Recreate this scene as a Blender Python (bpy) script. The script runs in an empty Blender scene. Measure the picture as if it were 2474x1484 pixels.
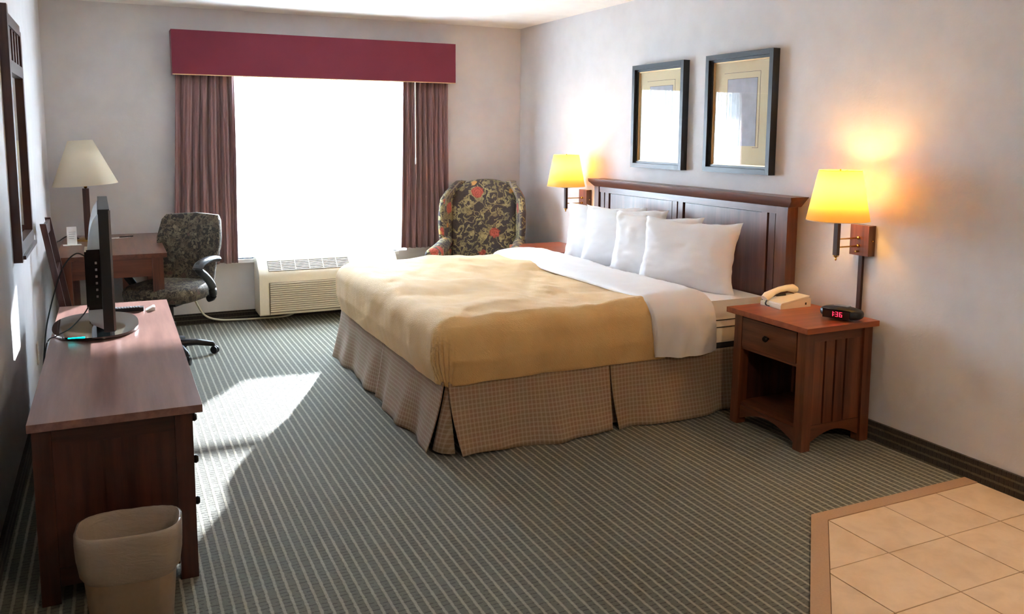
import bpy, bmesh, math, random
from mathutils import Vector, Matrix, noise
random.seed(7)
PI = math.pi
sc = bpy.context.scene
C = sc.collection

# ------------------------------------------------------------------ camera
F_PX, PX, PY = 2037.79, 1224.84, 579.5
YAW, PITCH, ROLL, CAMH = .438083, .12446, .005914, 1.5
cy, sy, cp, sp, cr, sr = math.cos(YAW), math.sin(YAW), math.cos(PITCH), math.sin(PITCH), math.cos(ROLL), math.sin(ROLL)
fwd = Vector((sy*cp, cy*cp, -sp)); r0 = Vector((cy, -sy, 0)); u0 = r0.cross(fwd)
right = cr*r0 + sr*u0; up = -sr*r0 + cr*u0
cam_d = bpy.data.cameras.new('camera'); cam = bpy.data.objects.new('camera', cam_d); C.objects.link(cam)
M3 = Matrix((right, up, -fwd)).transposed()
cam.matrix_world = Matrix.Translation((0, 0, CAMH)) @ M3.to_4x4()
cam_d.sensor_width = 36; cam_d.lens = F_PX/2474*36
cam_d.shift_x = (1237-PX)/2474; cam_d.shift_y = (PY-742)/2474
cam_d.clip_start = .02; cam_d.clip_end = 300
sc.camera = cam

# ------------------------------------------------------------------ light and exposure
XR, XL, YB, YF, H = 3.366, -.414, 6.923, -1.4, 2.433
WX0, WX1, WZ0, WZ1 = .80, 2.285, .50, 2.08          # window opening
SKY, SUN, ROOM_LAMP, HALL_LAMP = 46.0, 168.0, 90.0, 20.0
EXPOSURE = 0.30
w = bpy.data.worlds.new('sky'); sc.world = w; w.use_nodes = True
nt = w.node_tree; nt.nodes.clear()
wo = nt.nodes.new('ShaderNodeOutputWorld'); bg = nt.nodes.new('ShaderNodeBackground')
geo = nt.nodes.new('ShaderNodeTexCoord'); sep = nt.nodes.new('ShaderNodeSeparateXYZ'); rp = nt.nodes.new('ShaderNodeValToRGB')
nt.links.new(geo.outputs['Generated'], sep.inputs[0]); nt.links.new(sep.outputs[2], rp.inputs[0])
rp.color_ramp.elements[0].position = 0; rp.color_ramp.elements[0].color = (.70, .85, 1, 1)
rp.color_ramp.elements[1].position = 1; rp.color_ramp.elements[1].color = (.52, .72, 1, 1)
nt.links.new(rp.outputs[0], bg.inputs[0]); bg.inputs[1].default_value = SKY
nt.links.new(bg.outputs[0], wo.inputs[0])
sun_d = bpy.data.lights.new('sun', 'SUN'); sun = bpy.data.objects.new('sun', sun_d); C.objects.link(sun)
sun.rotation_euler = Vector((-.52, -1, -.327)).to_track_quat('-Z', 'Y').to_euler()
sun_d.energy = SUN; sun_d.angle = math.radians(.9); sun_d.color = (.90, .95, 1)
pd = bpy.data.lights.new('window_portal', 'AREA'); po = bpy.data.objects.new('window_portal', pd); C.objects.link(po)
pd.shape = 'RECTANGLE'; pd.size = WX1-WX0; pd.size_y = WZ1-WZ0
po.location = ((WX0+WX1)/2, YB+.10, (WZ0+WZ1)/2); po.rotation_euler = (-PI/2, 0, 0)
pd.cycles.is_portal = True
sc.view_settings.view_transform = 'Standard'; sc.view_settings.look = 'None'
sc.view_settings.gamma = 1; sc.view_settings.use_curve_mapping = False
sc.view_settings.exposure = EXPOSURE
sc.cycles.use_denoising = True
sc.cycles.max_bounces = 14; sc.cycles.diffuse_bounces = 7; sc.cycles.transparent_max_bounces = 24
sc.cycles.sample_clamp_indirect = 60; sc.cycles.caustics_reflective = False; sc.cycles.caustics_refractive = False

# ------------------------------------------------------------------ materials
def srgb(r, g, b):
    f = lambda c: (c/255/12.92 if c/255 <= .04045 else ((c/255+.055)/1.055)**2.4)
    return (f(r), f(g), f(b), 1)
class NT:
    def __init__(s, name):
        s.m = bpy.data.materials.new(name); s.m.use_nodes = True
        s.t = s.m.node_tree; s.b = s.t.nodes['Principled BSDF']; s.o = s.t.nodes['Material Output']
        s.tc = None
    def n(s, typ, **k):
        d = s.t.nodes.new('ShaderNode'+typ)
        for a, v in k.items(): setattr(d, a, v)
        return d
    def l(s, a, b): s.t.links.new(a, b)
    def coord(s, scale=(1, 1, 1), which='Object', loc=(0, 0, 0), rot=(0, 0, 0)):
        tc = s.n('TexCoord'); mp = s.n('Mapping'); s.l(tc.outputs[which], mp.inputs[0])
        mp.inputs['Scale'].default_value = scale; mp.inputs['Location'].default_value = loc; mp.inputs['Rotation'].default_value = rot
        return mp.outputs[0]
    def noise(s, co, scale, detail=2, rough=.5, dist=0):
        d = s.n('TexNoise'); s.l(co, d.inputs['Vector']); d.inputs['Scale'].default_value = scale
        d.inputs['Detail'].default_value = detail; d.inputs['Roughness'].default_value = rough; d.inputs['Distortion'].default_value = dist
        return d
    def ramp(s, fac, stops, interp='LINEAR'):
        d = s.n('ValToRGB'); s.l(fac, d.inputs[0]); e = d.color_ramp.elements; d.color_ramp.interpolation = interp
        while len(e) > 1: e.remove(e[-1])
        e[0].position, e[0].color = stops[0]
        for p, c in stops[1:]:
            x = e.new(p); x.color = c
        return d.outputs[0]
    def math(s, op, a, b=0, c=0):
        d = s.n('Math', operation=op)
        for i, v in enumerate((a, b, c)):
            if hasattr(v, 'default_value'): s.l(v, d.inputs[i])
            else: d.inputs[i].default_value = v
        return d.outputs[0]
    def mix(s, f, a, b, mode='MIX'):
        d = s.n('Mix', data_type='RGBA', blend_type=mode)
        for i, v in ((0, f), (6, a), (7, b)):
            if hasattr(v, 'default_value'): s.l(v, d.inputs[i])
            else: d.inputs[i].default_value = v
        return d.outputs[2]
    def bump(s, h, strength=.3, dist=.002, prev=None):
        d = s.n('Bump'); s.l(h, d.inputs['Height']); d.inputs['Strength'].default_value = strength; d.inputs['Distance'].default_value = dist
        if prev is not None: s.l(prev, d.inputs['Normal'])
        s.l(d.outputs[0], s.b.inputs['Normal']); return d.outputs[0]
    def set(s, color=None, rough=None, metal=None, **k):
        if color is not None:
            if hasattr(color, 'default_value'): s.l(color, s.b.inputs['Base Color'])
            else: s.b.inputs['Base Color'].default_value = color
        if rough is not None: s.b.inputs['Roughness'].default_value = rough
        if metal is not None: s.b.inputs['Metallic'].default_value = metal
        for a, v in k.items(): s.b.inputs[a.replace('_', ' ')].default_value = v
        return s
W4 = (1, 1, 1, 1); K4 = (0, 0, 0, 1)
def scl(c, k): return (c[0]*k, c[1]*k, c[2]*k, 1)

def wall_mat(name, col, strength=.35):
    a = NT(name); co = a.coord()
    n1 = a.noise(co, 60, 3, .6); n2 = a.noise(co, 7, 2)
    c = a.ramp(n2.outputs[0], [(.3, scl(col, .96)), (.7, scl(col, 1.03))])
    a.set(c, .85); a.bump(a.ramp(n1.outputs[0], [(.50, K4), (.66, W4)]), strength*.35, .002)
    return a.m
def wood_mat(name, axis, dark, light, rough=.32, grain=1.0, bump=.12):
    a = NT(name); s = [26, 26, 26]; s[axis] = 1.6
    co = a.coord(tuple(x*grain for x in s)); n = a.noise(co, 1.0, 5, .62, 0)
    s2 = [9, 9, 9]; s2[axis] = 1.2
    wv = a.noise(a.coord(tuple(s2)), 1.1, 1, .5, 0)
    ring = a.math('FRACT', a.math('MULTIPLY', wv.outputs[0], 9))
    ring = a.ramp(ring, [(0, K4), (.5, W4), (1, K4)])
    f = a.math('ADD', a.math('MULTIPLY', n.outputs[0], .85), a.math('MULTIPLY', ring, .02))
    c = a.ramp(f, [(.28, dark), (.62, light)])
    a.set(c, rough, Coat_Weight=.15 if bump else 0, Coat_Roughness=.2)
    if bump: a.bump(n.outputs[0], bump, .001)
    return a.m
D_, L_ = srgb(74, 38, 24), srgb(126, 72, 46)
wood = [wood_mat('oak_grain_%s' % 'xyz'[i], i, D_, L_) for i in range(3)]
D2, L2 = srgb(46, 23, 20), srgb(84, 46, 37)
wood_d = [wood_mat('cherry_grain_%s' % 'xyz'[i], i, D2, L2) for i in range(3)]
wood_top = wood_mat('dresser_top_sheen', 1, srgb(112, 78, 72), srgb(146, 108, 98), .3, bump=0)  # reflection of the pale walls painted into the top's colour
wood_h = [wood_mat('headboard_grain_%s' % 'xyz'[i], i, srgb(84, 48, 38), srgb(122, 76, 60), .36) for i in range(3)]
def plain(name, col, rough=.5, metal=0, **k): return NT(name).set(col, rough, metal, **k).m
def noisy(name, col, rough=.6, scale=60, amp=.12, bump=.2, metal=0, dist=.001, **k):
    a = NT(name); n = a.noise(a.coord(), scale, 3)
    a.set(a.ramp(n.outputs[0], [(.3, scl(col, 1-amp)), (.7, scl(col, 1+amp))]), rough, metal, **k)
    a.bump(n.outputs[0], bump, dist); return a.m
wood_nt = wood_mat('nightstand_top_lamplit', 0, srgb(132, 66, 40), srgb(168, 92, 58), .3, bump=0)  # orange lamplight painted into the top, lighter than the body wood
M = {}
M['wall'] = wall_mat('wall_paint', srgb(209, 205, 205))
M['ceiling'] = wall_mat('ceiling_paint', srgb(238, 236, 230), .15)
M['black'] = noisy('black_plastic', srgb(26, 27, 30), .35, 200, .1, .05)
M['gloss'] = plain('glossy_black', srgb(10, 10, 13), .08, Coat_Weight=.5)
M['grey_plastic'] = plain('blue_grey_plastic', srgb(120, 128, 140), .3)
M['tv_shell'] = plain('sky_tinted_plastic', srgb(188, 204, 212), .25, .2)  # pale blue of the reflected window and sky put into the colour
M['tv_case'] = plain('tv_case_black', srgb(18, 18, 22), .42)
M['cream'] = noisy('cream_plastic', srgb(226, 216, 196), .38, 90, .02, .03)
M['phone'] = plain('phone_plastic', srgb(232, 222, 200), .35)
M['arm_plastic'] = plain('arm_plastic', srgb(44, 46, 56), .3)
M['brass'] = plain('brass', srgb(200, 160, 90), .25, 1)
M['steel'] = plain('steel', srgb(190, 190, 195), .25, 1)
M['dark_knob'] = plain('dark_knob', srgb(30, 26, 26), .3, .6)
M['white'] = noisy('white_paint', srgb(235, 234, 230), .5, 40, .02, .03)
M['paper'] = plain('paper', srgb(236, 236, 232), .7)
M['frame_black'] = plain('frame_black', srgb(36, 38, 44), .42)
M['gilt'] = plain('gilt_fillet', srgb(226, 190, 140), .35, .3)
M['base_dark'] = plain('rubber_base', srgb(28, 27, 26), .5)
M['cord_white'] = plain('cord_cream', srgb(205, 200, 180), .5)
M['cord_black'] = plain('cord_black', srgb(30, 30, 32), .5)
M['vinyl'] = noisy('edge_strip', srgb(176, 142, 112), .5, 120, .05, .08)
M['grout'] = noisy('grout', srgb(130, 98, 74), .9, 200, .1, .2)
M['asphalt'] = noisy('parking_lot', srgb(190, 184, 168), .9, 5, .12, .2)
# tile
a = NT('ceramic_tile'); oi = a.n('ObjectInfo'); co = a.coord(which='Object'); n = a.noise(co, 9, 4, .6, .4)
c = a.ramp(n.outputs[0], [(.25, srgb(206, 178, 146)), (.6, srgb(222, 196, 166)), (.85, srgb(214, 186, 152))])
rv = a.math('MULTIPLY_ADD', oi.outputs['Random'], .08, .96)
hs = a.n('HueSaturation'); a.l(c, hs.inputs['Color']); a.l(rv, hs.inputs['Value'])
a.set(hs.outputs[0], .42); a.bump(n.outputs[0], .1, .002); M['tile'] = a.m
# carpet: light ribs running along Y, dark flecks between
def carpet_mat(name, base, stripe, rib_axis=0, dim=1.0):
    a = NT(name); co = a.coord(); sp_ = a.n('SeparateXYZ'); 
    jit = a.noise(co, 45, 2); jv = a.math('MULTIPLY', a.math('SUBTRACT', jit.outputs[0], .5), .007)
    a.l(co, sp_.inputs[0])
    if rib_axis == 0: u, v = sp_.outputs[0], sp_.outputs[1]
    else: u, v = sp_.outputs[2], sp_.outputs[1] if rib_axis == 2 else sp_.outputs[0]
    u2 = a.math('ADD', u, jv)
    fu = a.math('FRACT', a.math('DIVIDE', u2, .0355))
    cell = a.math('FLOOR', a.math('DIVIDE', u2, .0355))
    st = a.ramp(fu, [(0, W4), (.17, W4), (.27, K4), (.9, K4), (1, W4)])
    # fine pile noise
    fine = a.noise(co, 420, 2, .7)
    # cross dashes, phase jumps from rib to rib
    wn = a.n('TexWhiteNoise', noise_dimensions='1D'); a.l(cell, wn.inputs['W'])
    vv = a.math('ADD', a.math('ADD', v, a.math('MULTIPLY', wn.outputs[0], .011)), a.math('MULTIPLY', jv, 1.2))
    fv = a.math('FRACT', a.math('DIVIDE', vv, .0215))
    dash = a.ramp(fv, [(0, W4), (.10, W4), (.24, K4), (.94, K4), (1, W4)])
    dn = a.noise(co, 55, 1); dsel = a.ramp(dn.outputs[0], [(.4, K4), (.5, W4)])
    dash = a.math('MULTIPLY', dash, dsel)
    c = a.mix(a.math('MULTIPLY', dash, .85), scl(base, dim), scl(base, .25*dim))
    c = a.mix(a.math('MULTIPLY', st, .7), c, scl(stripe, dim))
    c = a.mix(.62, c, a.ramp(fine.outputs[0], [(.3, (.25, .25, .25, 1)), (.7, (.75, .75, .75, 1))]), 'OVERLAY')
    a.set(c, .95, Sheen_Weight=.1)
    hgt = a.math('ADD', a.math('MULTIPLY', st, .7), a.math('SUBTRACT', a.math('MULTIPLY', fine.outputs[0], .8), a.math('MULTIPLY', dash, .7)))
    a.bump(hgt, .6, .003)
    return a.m
M['carpet'] = carpet_mat('striped_carpet', srgb(98, 98, 87), srgb(172, 169, 150))
M['carpet_base_y'] = carpet_mat('carpet_base_y', srgb(48, 40, 32), srgb(96, 88, 72), 2)
M['carpet_base_x'] = carpet_mat('carpet_base_x', srgb(48, 40, 34), srgb(90, 84, 74), 1)
# fabrics
def fabric(name, col, scale=500, rough=.9, bumpd=.001, sheen=.15, var=.06, bs=.4):
    a = NT(name); co = a.coord(); n = a.noise(co, scale, 2); n2 = a.noise(co, 6, 2)
    f = a.math('ADD', a.math('MULTIPLY', n.outputs[0], .5), a.math('MULTIPLY', n2.outputs[0], .5))
    a.set(a.ramp(f, [(.3, scl(col, 1-var)), (.7, scl(col, 1+var))]), rough, Sheen_Weight=sheen)
    a.bump(n.outputs[0], bs, bumpd); return a
M['linen'] = fabric('white_linen', srgb(236, 234, 236), 300, bumpd=.0006, var=.02).m
M['curtain'] = fabric('mauve_curtain', srgb(142, 107, 106), 420, sheen=.3).m
M['valance'] = fabric('burgundy_fabric', srgb(116, 36, 54), 380, sheen=.2).m
M['box_spring'] = fabric('grey_ticking', srgb(60, 56, 56)).m
# blanket: crinkle-woven yellow
a = NT('yellow_blanket'); co = a.coord((1, 1, 1)); wz = a.n('TexWave', wave_type='BANDS', bands_direction='DIAGONAL'); a.l(co, wz.inputs[0])
wz.inputs['Scale'].default_value = 26; wz.inputs['Distortion'].default_value = 5; wz.inputs['Detail'].default_value = 2; wz.inputs['Detail Scale'].default_value = 3
n = a.noise(co, 5, 3); a.set(a.ramp(n.outputs[0], [(.3, srgb(222, 180, 116)), (.7, srgb(236, 196, 132))]), .8, Sheen_Weight=.25)
a.bump(a.ramp(wz.outputs[0], [(0, W4), (.18, K4), (1, (.35, .35, .35, 1))]), .5, .003); M['blanket'] = a.m
# plaid skirt (u along, v up through UV-like object coords is not needed: use both horizontal axes)
def plaid(name, axis):
    a = NT(name); co = a.coord(); s_ = a.n('SeparateXYZ'); a.l(co, s_.inputs[0])
    u = s_.outputs[axis]; v = s_.outputs[2]
    def lines(x, per, w_): 
        return a.ramp(a.math('FRACT', a.math('DIVIDE', x, per)), [(0, W4), (w_, W4), (w_+.12, K4), (.88, K4), (1, W4)])
    l1 = lines(u, .021, .22); l2 = lines(v, .021, .22)
    big = a.ramp(a.math('FRACT', a.math('DIVIDE', u, .105)), [(0, W4), (.45, W4), (.55, K4), (.95, K4), (1, W4)])
    big2 = a.ramp(a.math('FRACT', a.math('DIVIDE', v, .105)), [(0, W4), (.45, W4), (.55, K4), (.95, K4), (1, W4)])
    c = a.mix(a.math('MULTIPLY', big, .5), srgb(150, 124, 98), srgb(150, 112, 92))
    c = a.mix(a.math('MULTIPLY', big2, .35), c, srgb(138, 122, 92))
    c = a.mix(a.math('MULTIPLY', l1, .30), c, srgb(200, 182, 160)); c = a.mix(a.math('MULTIPLY', l2, .28), c, srgb(196, 180, 158))
    f = a.noise(co, 520, 2); c = a.mix(.35, c, a.ramp(f.outputs[0], [(.3, (.3, .3, .3, 1)), (.7, (.7, .7, .7, 1))]), 'OVERLAY')
    a.set(c, .92, Sheen_Weight=.1); a.bump(f.outputs[0], .35, .001); return a.m
M['plaid_x'] = plaid('plaid_skirt_x', 0); M['plaid_y'] = plaid('plaid_skirt_y', 1)
# tapestry florals
def floral(name, ground, leaf, leaf2, flower, bloom, s=1.0, thr=0.0, fl_size=.0):
    a = NT(name); co = a.coord()
    wob = a.noise(co, 26*s, 3, .6); wv = a.n('VectorMath', operation='MULTIPLY_ADD')
    sub = a.n('VectorMath', operation='SUBTRACT'); a.l(wob.outputs['Color'], sub.inputs[0]); sub.inputs[1].default_value = (.5, .5, .5)
    a.l(sub.outputs[0], wv.inputs[0]); wv.inputs[1].default_value = (.045/s,)*3; a.l(co, wv.inputs[2])
    warped = wv.outputs[0]
    def vor(vec, scale, feature='F1'):
        d = a.n('TexVoronoi', feature=feature); a.l(vec, d.inputs['Vector']); d.inputs['Scale'].default_value = scale; return d
    # leaves: ridged bands cut by a serration noise
    n1 = a.noise(warped, 15*s, 1, .4, 1.2); band = a.math('ABSOLUTE', a.math('SUBTRACT', n1.outputs[0], .5))
    m1 = a.ramp(band, [(0, W4), (.058+thr, W4), (.068+thr, K4)])
    vein = a.ramp(band, [(0, W4), (.008, W4), (.014, K4)])
    n2 = a.noise(warped, 9*s, 0); m1 = a.math('MULTIPLY', m1, a.ramp(n2.outputs[0], [(.27, K4), (.31, W4)]))
    v1 = vor(warped, 12*s); lc = a.ramp(v1.outputs['Distance'], [(0, W4), (.30, W4), (.34, K4)])
    selr = a.n('SeparateColor'); a.l(v1.outputs['Color'], selr.inputs[0])
    lsel = a.math('MULTIPLY', lc, a.ramp(selr.outputs[0], [(.30, K4), (.31, W4)]))
    m1 = a.math('MAXIMUM', m1, lsel)
    tint = a.noise(co, 12*s, 1)
    lcol = a.mix(a.ramp(tint.outputs[0], [(.4, K4), (.6, W4)]), leaf, leaf2)
    shade = a.noise(warped, 60*s, 2)
    lcol = a.mix(.7, lcol, a.ramp(shade.outputs[0], [(.35, (.28, .28, .28, 1)), (.6, (.62, .62, .62, 1))]), 'OVERLAY')
    lcol = a.mix(a.math('MULTIPLY', vein, .5), lcol, ground)
    g = a.mix(.3, ground, a.ramp(shade.outputs[0], [(.3, (.35, .35, .35, 1)), (.7, (.65, .65, .65, 1))]), 'OVERLAY')
    c = a.mix(m1, g, lcol)
    # blooms
    v2 = vor(warped, 5.2*s); s2 = a.n('SeparateColor'); a.l(v2.outputs['Color'], s2.inputs[0])
    d2 = a.math('MULTIPLY', a.ramp(v2.outputs['Distance'], [(0, W4), (.20+fl_size, W4), (.225+fl_size, K4)]), a.ramp(s2.outputs[0], [(.30, K4), (.31, W4)]))
    pet = a.ramp(a.math('FRACT', a.math('MULTIPLY', a.math('ADD', v2.outputs['Distance'], a.math('MULTIPLY', shade.outputs[0], .12)), 14)), [(0, scl(flower, .55)), (.35, flower), (.8, scl(flower, 1.35)), (1, scl(flower, .6))])
    c = a.mix(d2, c, pet)
    v3 = vor(warped, 9*s); s3 = a.n('SeparateColor'); a.l(v3.outputs['Color'], s3.inputs[0])
    d3 = a.math('MULTIPLY', a.ramp(v3.outputs['Distance'], [(0, W4), (.19, W4), (.22, K4)]), a.ramp(s3.outputs[1], [(.55, K4), (.56, W4)]))
    c = a.mix(d3, c, bloom)
    thread = a.noise(a.coord((1, 1, 1)), 600, 1)
    c = a.mix(.2, c, a.ramp(thread.outputs[0], [(.3, (.2, .2, .2, 1)), (.7, (.8, .8, .8, 1))]), 'OVERLAY')
    a.set(c, .9, Sheen_Weight=.05); a.bump(thread.outputs[0], .4, .001); return a.m
M['floral'] = floral('floral_tapestry', srgb(76, 68, 70), srgb(172, 160, 116), srgb(140, 130, 96), srgb(178, 88, 74), srgb(188, 138, 78), 1.0, 0, .05)
M['leafy'] = floral('leaf_tapestry', srgb(60, 54, 50), srgb(118, 108, 88), srgb(92, 82, 68), srgb(98, 78, 70), srgb(130, 120, 98), 1.9, .03, -.02)
# shades, glass, sheers
def shade_mat(name, col, trans=.6, glow=0):
    m = bpy.data.materials.new(name); m.use_nodes = True; t = m.node_tree; t.nodes.clear()
    o = t.nodes.new('ShaderNodeOutputMaterial'); mx = t.nodes.new('ShaderNodeMixShader'); d = t.nodes.new('ShaderNodeBsdfDiffuse'); tr = t.nodes.new('ShaderNodeBsdfTranslucent')
    d.inputs[0].default_value = col; tr.inputs[0].default_value = col; mx.inputs[0].default_value = trans
    t.links.new(d.outputs[0], mx.inputs[1]); t.links.new(tr.outputs[0], mx.inputs[2]); t.links.new(mx.outputs[0], o.inputs[0]); return m
M['shade'] = shade_mat('lit_shade_fabric', srgb(252, 230, 168), .72)
M['shade_off'] = shade_mat('cream_shade_fabric', srgb(236, 226, 204), .3)
def sheer_mat():
    m = bpy.data.materials.new('sheer_voile'); m.use_nodes = True; t = m.node_tree; t.nodes.clear()
    o = t.nodes.new('ShaderNodeOutputMaterial'); mx = t.nodes.new('ShaderNodeMixShader'); m2 = t.nodes.new('ShaderNodeMixShader')
    d = t.nodes.new('ShaderNodeBsdfDiffuse'); tr = t.nodes.new('ShaderNodeBsdfTranslucent'); tp = t.nodes.new('ShaderNodeBsdfTransparent')
    for x in (d, tr): x.inputs[0].default_value = (.86, .92, .98, 1)
    m2.inputs[0].default_value = .6; mx.inputs[0].default_value = .70
    t.links.new(d.outputs[0], m2.inputs[1]); t.links.new(tr.outputs[0], m2.inputs[2])
    t.links.new(tp.outputs[0], mx.inputs[1]); t.links.new(m2.outputs[0], mx.inputs[2]); t.links.new(mx.outputs[0], o.inputs[0]); return m
M['sheer'] = sheer_mat()
def glass_mat(name, f0=.04):
    m = bpy.data.materials.new(name); m.use_nodes = True; t = m.node_tree; t.nodes.clear(); N_ = t.nodes.new
    o = N_('ShaderNodeOutputMaterial'); mx = N_('ShaderNodeMixShader'); g = N_('ShaderNodeBsdfGlossy'); tp = N_('ShaderNodeBsdfTransparent')
    g.inputs[1].default_value = 0
    ge = N_('ShaderNodeNewGeometry'); d = N_('ShaderNodeVectorMath'); d.operation = 'DOT_PRODUCT'
    t.links.new(ge.outputs['Normal'], d.inputs[0]); t.links.new(ge.outputs['Incoming'], d.inputs[1])
    def mm(op, a_, b_):
        q = N_('ShaderNodeMath'); q.operation = op
        for i_, v_ in enumerate((a_, b_)):
            if hasattr(v_, 'default_value'): t.links.new(v_, q.inputs[i_])
            else: q.inputs[i_].default_value = v_
        return q.outputs[0]
    k = mm('POWER', mm('SUBTRACT', 1, mm('ABSOLUTE', d.outputs['Value'], 0)), 5)
    fr_ = mm('ADD', mm('MULTIPLY', k, 1-f0), f0)
    t.links.new(fr_, mx.inputs[0]); t.links.new(tp.outputs[0], mx.inputs[1]); t.links.new(g.outputs[0], mx.inputs[2]); t.links.new(mx.outputs[0], o.inputs[0]); return m
M['glass'] = glass_mat('window_glass', .06); M['pic_glass'] = glass_mat('picture_glass', .09)
a = NT('smoked_glass'); a.set(srgb(16, 20, 20), .05, Coat_Weight=1); M['smoke'] = a.m
M['mirror'] = plain('mirror_silver', (.9, .9, .9, 1), .01, 1)
def emit(name, col, st):
    a = NT(name); a.set(col, .5); a.b.inputs['Emission Color'].default_value = col; a.b.inputs['Emission Strength'].default_value = st; return a.m
M['led_red'] = emit('red_led', (1, .02, .06, 1), 3.0); M['led_cyan'] = emit('cyan_led', (0, .8, .8, 1), 6.0)
M['bulb'] = emit('bulb_glow', (1, .72, .34, 1), 18)
M['lamp_lens'] = emit('lamp_lens', (1, .85, .65, 1), 6)

# ------------------------------------------------------------------ mesh helpers
class B:
    def __init__(s): s.bm = bmesh.new()
    def box(s, x0, x1, y0, y1, z0, z1, mat=None):
        vs = [s.bm.verts.new((x, y, z)) for x in (x0, x1) for y in (y0, y1) for z in (z0, z1)]
        for f in ((0, 1, 3, 2), (4, 6, 7, 5), (0, 4, 5, 1), (2, 3, 7, 6), (0, 2, 6, 4), (1, 5, 7, 3)): s.bm.faces.new([vs[i] for i in f])
        if mat is not None:
            for v in vs: v.co = mat @ v.co
        return s
    def prism(s, pts, axis, a, b, mat=None):
        """pts: 2D outline; axis 0,1,2 extrude axis"""
        def mk(p, t):
            q = [p[0], p[1]]; q.insert(axis, t); return Vector(q)
        A = [s.bm.verts.new(mk(p, a)) for p in pts]; Bv = [s.bm.verts.new(mk(p, b)) for p in pts]; n = len(pts)
        s.bm.faces.new(A); s.bm.faces.new(Bv[::-1])
        for i in range(n): s.bm.faces.new((A[i], Bv[i], Bv[(i+1) % n], A[(i+1) % n]))
        if mat is not None:
            for v in A+Bv: v.co = mat @ v.co
        return s
    def lathe(s, prof, n=24, c=(0, 0, 0), cap=True, mat=None):
        rings = []
        for r, z in prof:
            rings.append([s.bm.verts.new((c[0]+r*math.cos(2*PI*i/n), c[1]+r*math.sin(2*PI*i/n), c[2]+z)) for i in range(n)])
        for a_, b_ in zip(rings, rings[1:]):
            for i in range(n): s.bm.faces.new((a_[i], a_[(i+1) % n], b_[(i+1) % n], b_[i]))
        if cap: s.bm.faces.new(rings[0][::-1]); s.bm.faces.new(rings[-1])
        if mat is not None:
            for r in rings:
                for v in r: v.co = mat @ v.co
        return s
    def tube(s, path, r, n=8, closed=False):
        P = [Vector(p) for p in path]; rings = []; m = len(P)
        for i, p in enumerate(P):
            d = (P[min(i+1, m-1)]-P[max(i-1, 0)]).normalized()
            up_ = Vector((0, 0, 1)) if abs(d.z) < .9 else Vector((1, 0, 0))
            x = d.cross(up_).normalized(); y = x.cross(d)
            rr = r[i] if isinstance(r, (list, tuple)) else r
            rings.append([s.bm.verts.new(p + x*rr*math.cos(2*PI*k/n) + y*rr*math.sin(2*PI*k/n)) for k in range(n)])
        for a_, b_ in zip(rings, rings[1:]):
            for i in range(n): s.bm.faces.new((a_[i], a_[(i+1) % n], b_[(i+1) % n], b_[i]))
        s.bm.faces.new(rings[0][::-1]); s.bm.faces.new(rings[-1]); return s
    def grid(s, nu, nv, fn, closeu=False):
        V = [[s.bm.verts.new(fn(i/(nu-1) if not closeu else i/nu, j/(nv-1))) for j in range(nv)] for i in range(nu)]
        for i in range(nu if closeu else nu-1):
            for j in range(nv-1): s.bm.faces.new((V[i][j], V[(i+1) % nu][j], V[(i+1) % nu][j+1], V[i][j+1]))
        return V
    def bevel(s, off=.003, seg=2, ang=35):
        es = [e for e in s.bm.edges if len(e.link_faces) == 2 and e.calc_face_angle(0) > math.radians(ang)]
        bmesh.ops.bevel(s.bm, geom=es, offset=off, segments=seg, profile=.5, affect='EDGES', clamp_overlap=True); return s
def smooth(bm, ang=40):
    bm.normal_update()
    for f in bm.faces: f.smooth = True
    for e in bm.edges:
        if len(e.link_faces) == 2 and e.calc_face_angle(0) > math.radians(ang): e.smooth = False
def obj(name, b, m, parent=None, sm=40, solid=0, kind=None, fix=True, **k):
    bm = b.bm
    if fix: bmesh.ops.recalc_face_normals(bm, faces=bm.faces)
    if sm: smooth(bm, sm)
    me = bpy.data.meshes.new(name); bm.to_mesh(me); bm.free(); me.materials.append(m)
    o = bpy.data.objects.new(name, me); C.objects.link(o)
    if parent is not None:
        top = parent
        while top.parent: top = top.parent
        # geometry is written in the frame of the thing's base; parents sit at the origin of that frame
        o.parent = parent
    if solid:
        md = o.modifiers.new('thickness', 'SOLIDIFY'); md.thickness = solid; md.offset = 0
    if kind: o['kind'] = kind
    for a_, v in k.items(): o[a_] = v
    return o
def thing(name, label, cat, loc=(0, 0, 0), rz=0, group=None, rot=None):
    o = bpy.data.objects.new(name, None); C.objects.link(o); o.location = loc; o.rotation_euler = rot if rot else (0, 0, rz)
    o.empty_display_size = .1
    o['label'] = label; o['category'] = cat
    if group: o['group'] = group
    return o
def tag(o, label, cat, group=None, loc=None):
    o['label'] = label; o['category'] = cat
    if group: o['group'] = group
    if loc is not None: o.location = loc
    return o
def dup(root, loc=None, label=None, rot=None):
    def cp_(o, par):
        c = o.copy(); C.objects.link(c); c.parent = par
        for ch in list(o.children): cp_(ch, c)
        return c
    r = cp_(root, None)
    if loc is not None: r.location = loc
    if label: r['label'] = label
    if rot is not None: r.rotation_euler = rot
    return r
def struct(name, b, m, parent=None, **k):
    return obj(name, b, m, parent, kind=None if parent else 'structure', **k)
def bx(name, x0, x1, y0, y1, z0, z1, m, parent=None, bev=.003, **k):
    b = B().box(x0, x1, y0, y1, z0, z1)
    if bev: b.bevel(bev, 2)
    return obj(name, b, m, parent, **k)
def nz(x, y=0, z=0, s=1.0): return noise.noise(Vector((x*s, y*s, z*s)))

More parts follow.
